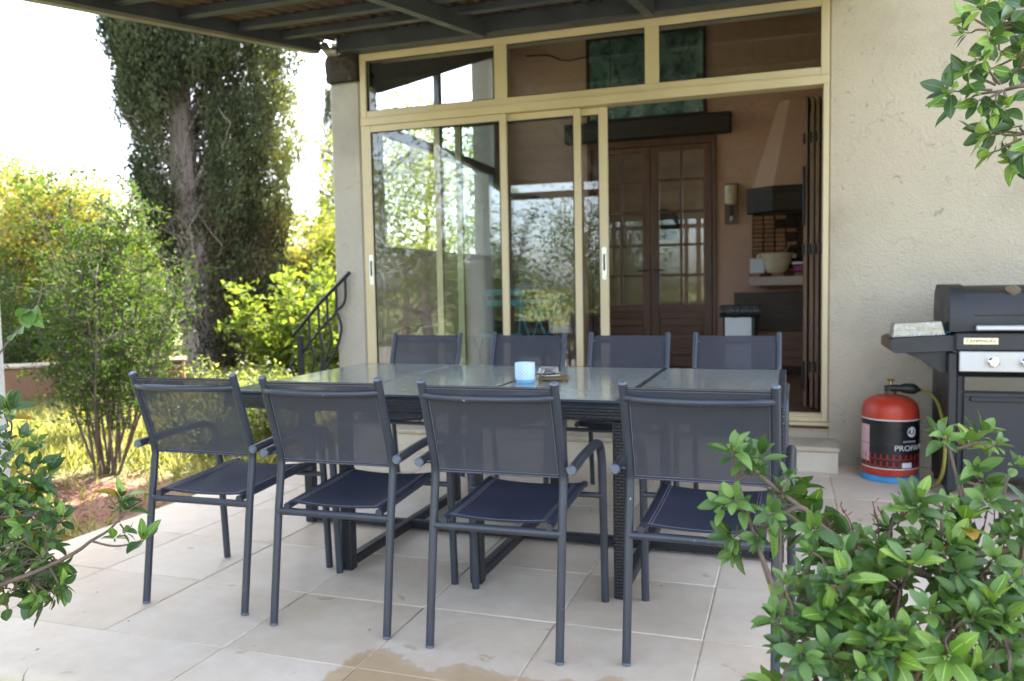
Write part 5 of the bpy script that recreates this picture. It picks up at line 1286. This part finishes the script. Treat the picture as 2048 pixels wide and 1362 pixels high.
def grow(pl, tips, hubs, dep_fn, size, young, dirbias, rg, n=(3,5), pairs=(1,3)):
    for t in tips:
        px, py = t[0], t[1]; dep = t[2] if len(t) > 2 else dep_fn(px, py)
        p = at_d(px, py, dep); h = min(hubs, key=lambda q: (q-p).length)
        d = (p-h).normalized()*.6 + Vector(dirbias)*.6 + Vector((rg.gauss(0,.25), rg.gauss(0,.25), rg.gauss(0,.2)))
        st_ = h+(p-h)*rg.uniform(0,.35)
        pl.tip(p, d, st_, size*rg.uniform(.65,1.35), rg.randint(*n), rg.randint(*pairs), young if rg.random() < .8 else .3)

rgp = random.Random(5)
# right-hand shrub at the front of the terrace
bR = Plant('evergreen_shrub', (.42, 1.35, -.44), 'large glossy green shrub filling the bottom right corner', 'shrub', 'evergreen shrubs in front of the terrace')
def hub(px, py, dep): return at_d(px, py, dep)
hubsR = [hub(1560,1020,1.45), hub(1640,1060,1.45), hub(1700,1110,1.42), hub(1780,1060,1.45), hub(1850,1000,1.5), hub(1920,960,1.5), hub(2000,1010,1.45), hub(1880,1110,1.4), hub(1960,1150,1.38), hub(1800,1180,1.38), hub(1690,1210,1.35), hub(1620,1210,1.38), hub(1600,1300,1.32), hub(1700,1310,1.3), hub(1800,1290,1.3), hub(1900,1260,1.3), hub(2000,1260,1.3), hub(2040,1130,1.4), hub(1900,900,1.5), hub(1475,960,1.48), hub(1500,1050,1.46)]
rootR = Vector((.42,1.35,-.44))
forks = [hub(1900,1500,1.34), hub(1760,1460,1.33), hub(2060,1420,1.38), hub(1640,1440,1.34)]
for f in forks: bR.twigs.tube(catmull([rootR, rootR.lerp(f, .5)+Vector((.03,0,.02)), f], 5), [.014,.0135,.013,.0125,.012,.0115,.011,.0105,.010,.010,.010], 7, caps=False)
for h in hubsR:
    f = min(forks, key=lambda q: (q-h).length); m1 = f.lerp(h, .5)+Vector((rgp.gauss(0,.02), rgp.gauss(0,.02), rgp.gauss(0,.015))); Q = catmull([f, m1, h], 5)
    bR.twigs.tube(Q, [.0055-.003*i/(len(Q)-1) for i in range(len(Q))], 6, caps=False)
bR.twigs.tube(catmull([hub(1860,1150,1.42), hub(1745,1115,1.43), hub(1650,1060,1.45), hub(1600,1015,1.46), hub(1545,1045,1.46), hub(1490,1075,1.46)], 5), [.0085-.005*i/25 for i in range(26)], 7, caps=False)
bR.twigs.tube(catmull([hub(1600,1015,1.46), hub(1555,980,1.47), hub(1520,950,1.48), hub(1478,905,1.48)], 5), [.005-.002*i/15 for i in range(16)], 7, caps=False)
bR.twigs.tube(catmull([hub(2060,1090,1.42), hub(1980,1105,1.42), hub(1900,1110,1.42)], 5), [.008-.004*i/10 for i in range(11)], 7, caps=False)
tipsR = [(1450,870),(1469,884),(1504,884),(1454,957),(1469,972),(1427,965),(1561,924),(1578,938),(1545,942),(1495,911),(1458,1060),(1500,1031),(1452,1028),(1607,1023),(1608,980),(1590,960),(1530,985),(1520,1005),
 (1669,1064),(1739,1047),(1669,1110),(1735,1100),(1599,1146),(1537,1192),(1574,1163),(1557,1122),(1582,1108),(1776,973),(1813,957),(1867,965),(1871,848),(1945,838),(1974,856),(1953,957),(1908,998),(1883,1047),(1966,1072),(2019,1064),(2040,957),(2036,998),(1863,1105),(1793,1122),(1702,1171),(1665,1163),(1636,1184),(1553,1250),(1644,1258),(1710,1295),(1772,1274),(1834,1266),(1875,1266),(1920,1262),(1958,1221),(1966,1163),(1892,1155),(1838,1175),(1999,1155),(2032,1122),(2036,1229),(1999,1307),(1958,1328),(1904,1316),(1854,1300),(1809,1307),(1628,1336),(1537,1336),(1557,1349),(1520,1345),(1760,1010),(1700,1030),(1640,1120),(1610,1060),(1790,1220),(1740,1230),(1690,1340),(1760,1345),(1840,1350),(2035,1345),(1930,1060),(1820,1030),(2010,900),(1930,910)]
depR = lambda px, py: 1.52 - .24*max(0, min(1, (py-860)/480)) + rgp.uniform(-.07,.07)
tipsR += [(1690,1080),(1745,1140),(1610,1200),(1590,1270),(1670,1300),(1730,1200),(1800,1080),(1850,1060),(1900,1100),(1940,1120),(1990,1100),(2030,1040),(1985,1000),(1880,1200),(1935,1190),(2010,1190),(1780,1330),(1870,1340),(1930,1300),(1600,1330),(1720,1250),(1830,1230),(1655,1220),(1970,1260),(2025,1290),(1575,1300)]
tipsR = [(x+14+(6 if x > 1650 else 0), y+(30 if y < 930 else (44 if x < 1650 else 46))) for x, y in tipsR]
tipsR += [(x+rgp.uniform(-34,34), y+rgp.uniform(-10,34)) for x, y in tipsR if x > 1600 and rgp.random() < .45]
grow(bR, tipsR, hubsR, depR, .041, .88, (-.05,-.45,.65), rgp, (4,5), (1,3))
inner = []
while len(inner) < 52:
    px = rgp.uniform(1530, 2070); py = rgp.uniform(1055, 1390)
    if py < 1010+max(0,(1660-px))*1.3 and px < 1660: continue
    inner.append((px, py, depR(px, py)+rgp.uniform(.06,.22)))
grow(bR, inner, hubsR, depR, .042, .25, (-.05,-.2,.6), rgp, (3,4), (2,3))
for (px, py, dx, dy) in [(1690,960,-25,-30),(1740,985,-12,-60),(1765,960,-25,-25),(1655,1000,-20,-45),(1900,960,-10,-50),(1930,990,25,-50),(1630,1010,-8,-50),(1775,950,10,-40),(1990,1040,-6,-60),(1960,985,10,-50)]:
    px += 18; py += 84; a_ = at_d(px, py+25, 1.47); b2 = at_d(px+dx*1.1, py+dy*1.1, 1.47); fs_ = MB().tube([a_, (a_+b2)/2+Vector((.004,0,0)), b2], [.0018,.0014,.0010], 5)
    for _ in range(4): q = a_.lerp(b2, rgp.uniform(.4,1)); fs_.tube([q, q+Vector((rgp.gauss(0,.006), rgp.gauss(0,.006), .008))], [.0009,.0012], 4)
    part(bR.root, 'flower_stalk', fs_, M_redtwig, 60)
bR.finish(300)

# branch reaching in at the top right
bT = Plant('evergreen_shrub', (1.05, 1.55, -.44), 'tall glossy shrub whose leafy branch hangs into the top right corner', 'shrub', 'evergreen shrubs in front of the terrace')
trunkT = [Vector((1.05,1.55,-.44)), Vector((.98,1.58,.4)), Vector((.86,1.62,1.1)), hub(2190,140,1.62), hub(2120,60,1.62)]
bT.twigs.tube(catmull(trunkT, 6), [.014-.009*i/24 for i in range(25)], 7, caps=False)
hubsT = [hub(2010,180,1.6), hub(2060,100,1.6), hub(1990,60,1.62), hub(2060,270,1.58), hub(2080,20,1.6)]
for a_, b2 in ((hub(2190,150,1.62), hubsT[0]), (hub(2150,100,1.62), hubsT[1]), (hub(2120,60,1.62), hubsT[2]), (hub(2190,170,1.62), hubsT[3])):
    bT.twigs.tube(catmull([a_, a_.lerp(b2,.5)+Vector((0,0,.01)), b2], 4), [.005-.002*i/8 for i in range(9)], 6, caps=False)
tipsT = [(1936,14),(1910,38),(1905,66),(1955,80),(1930,118),(1977,104),(1953,140),(1912,140),(1872,180),(1892,205),(1930,204),(1965,215),(1985,215),(1966,262),(1950,268),(2001,255),(1956,305),(2010,318),(2024,305),(2039,291),(2027,141),(2042,118),(2021,97),(2004,22),(2027,18),(2003,150),(2039,188),(2040,60),(1980,40)]
depT = lambda px, py: 1.6+rgp.uniform(-.08,.08)
tipsT = [(x+26, y) for x, y in tipsT]
grow(bT, tipsT, hubsT, depT, .044, .6, (-.35,-.1,-.15), rgp, (3,4), (1,2))
bT.finish(300)

# left-hand shrub
bL = Plant('evergreen_shrub', (-2.25, 1.45, -.44), 'dark leaved shrub at the left edge in front of the white pillar', 'shrub', 'evergreen shrubs in front of the terrace')
rootL = Vector((-2.25,1.45,-.44))
hubsL = [hub(20,900,2.3), hub(60,960,2.3), hub(20,1010,2.3), hub(80,1030,2.28), hub(30,1090,2.25), hub(90,1120,2.22), hub(60,1160,2.2), hub(0,1150,2.2), hub(-40,980,2.3), hub(-20,850,2.32)]
fL = [hub(-60,1180,2.25), hub(-70,1060,2.3), hub(-70,900,2.32)]
bL.twigs.tube(catmull([rootL]+[fL[0], fL[1], fL[2], hub(-40,700,2.35)], 5), [.012-.008*i/20 for i in range(21)], 7, caps=False)
for h in hubsL:
    f = min(fL, key=lambda q: (q-h).length); Q = catmull([f, f.lerp(h,.5)+Vector((0,0,.015)), h], 4); bL.twigs.tube(Q, [.006-.003*i/(len(Q)-1) for i in range(len(Q))], 6, caps=False)
bL.twigs.tube(catmull([hub(0,1170,2.2), hub(80,1140,2.15), hub(150,1105,2.1), hub(182,1082,2.08), hub(215,1062,2.06), hub(238,1040,2.05)], 4), [.0065-.004*i/20 for i in range(21)], 6, caps=False)
bL.twigs.tube(catmull([hub(182,1082,2.08), hub(225,1092,2.06), hub(262,1088,2.05), hub(283,1080,2.05)], 4), [.0035-.002*i/12 for i in range(13)], 6, caps=False)
hubsL2 = hubsL+[hub(238,1045,2.05), hub(230,1085,2.06), hub(275,1084,2.05)]
tipsL = [(28,875),(55,871),(88,880),(15,908),(48,934),(92,923),(112,937),(15,941),(66,982),(100,1007),(130,1007),(136,1030),(107,1041),(22,993),(66,1044),(85,1096),(33,1114),(100,1111),(55,1114),(132,1125),(140,1166),(125,1159),(88,1184),(98,1200),(63,1173),(41,1144),(22,1184),(7,1140),(37,812),(22,820),(10,1060),(45,1075),(5,870),(70,1010),(40,1000),(15,1030),(110,1075)]
depL = lambda px, py: 2.22+rgp.uniform(-.12,.10)
tipsL = [(x-14, y+6) for x, y in tipsL]
grow(bL, tipsL, hubsL, depL, .044, .42, (.2,-.2,.5), rgp, (3,5), (1,2))
inn = [(rgp.uniform(-60,115), rgp.uniform(960,1195)) for _ in range(52)]
grow(bL, inn, hubsL, lambda a, b: 2.3+rgp.uniform(-.05,.2), .050, .12, (.1,-.1,.5), rgp, (3,4), (2,3))
grow(bL, [(243,995,2.05),(252,1022,2.05),(229,1077,2.06),(252,1064,2.05),(286,1081,2.05),(240,1010,2.05)], hubsL2[-3:], depL, .045, .5, (.2,0,.5), rgp, (3,4), (1,2))
bL.finish(300)
# climber with two broad leaves beside the pillar
bV = Plant('climbing_vine', (-2.55, 1.85, -.44), 'climbing vine with two broad drooping leaves beside the white pillar', 'vine')
v0 = [Vector((-2.55,1.85,-.44)), at_d(-60,900,2.5), at_d(-30,760,2.5), at_d(30,665,2.5), at_d(72,618,2.5), at_d(86,560,2.5)]
bV.twigs.tube(catmull(v0, 6), [.004-.0025*i/30 for i in range(31)], 6, caps=False)
for (px, py, qx, qy, sz) in ((62,617,45,665,.075),(66,617,80,665,.080),(60,616,15,650,.06),(30,665,20,700,.055),(40,655,60,690,.05)):
    a_ = at_d(px, py, 2.5); b2 = at_d(qx, qy, 2.42); bV.leaf(a_, b2-a_, Vector((.3,-1,.3)), sz, 'v')
bV.finish(300)
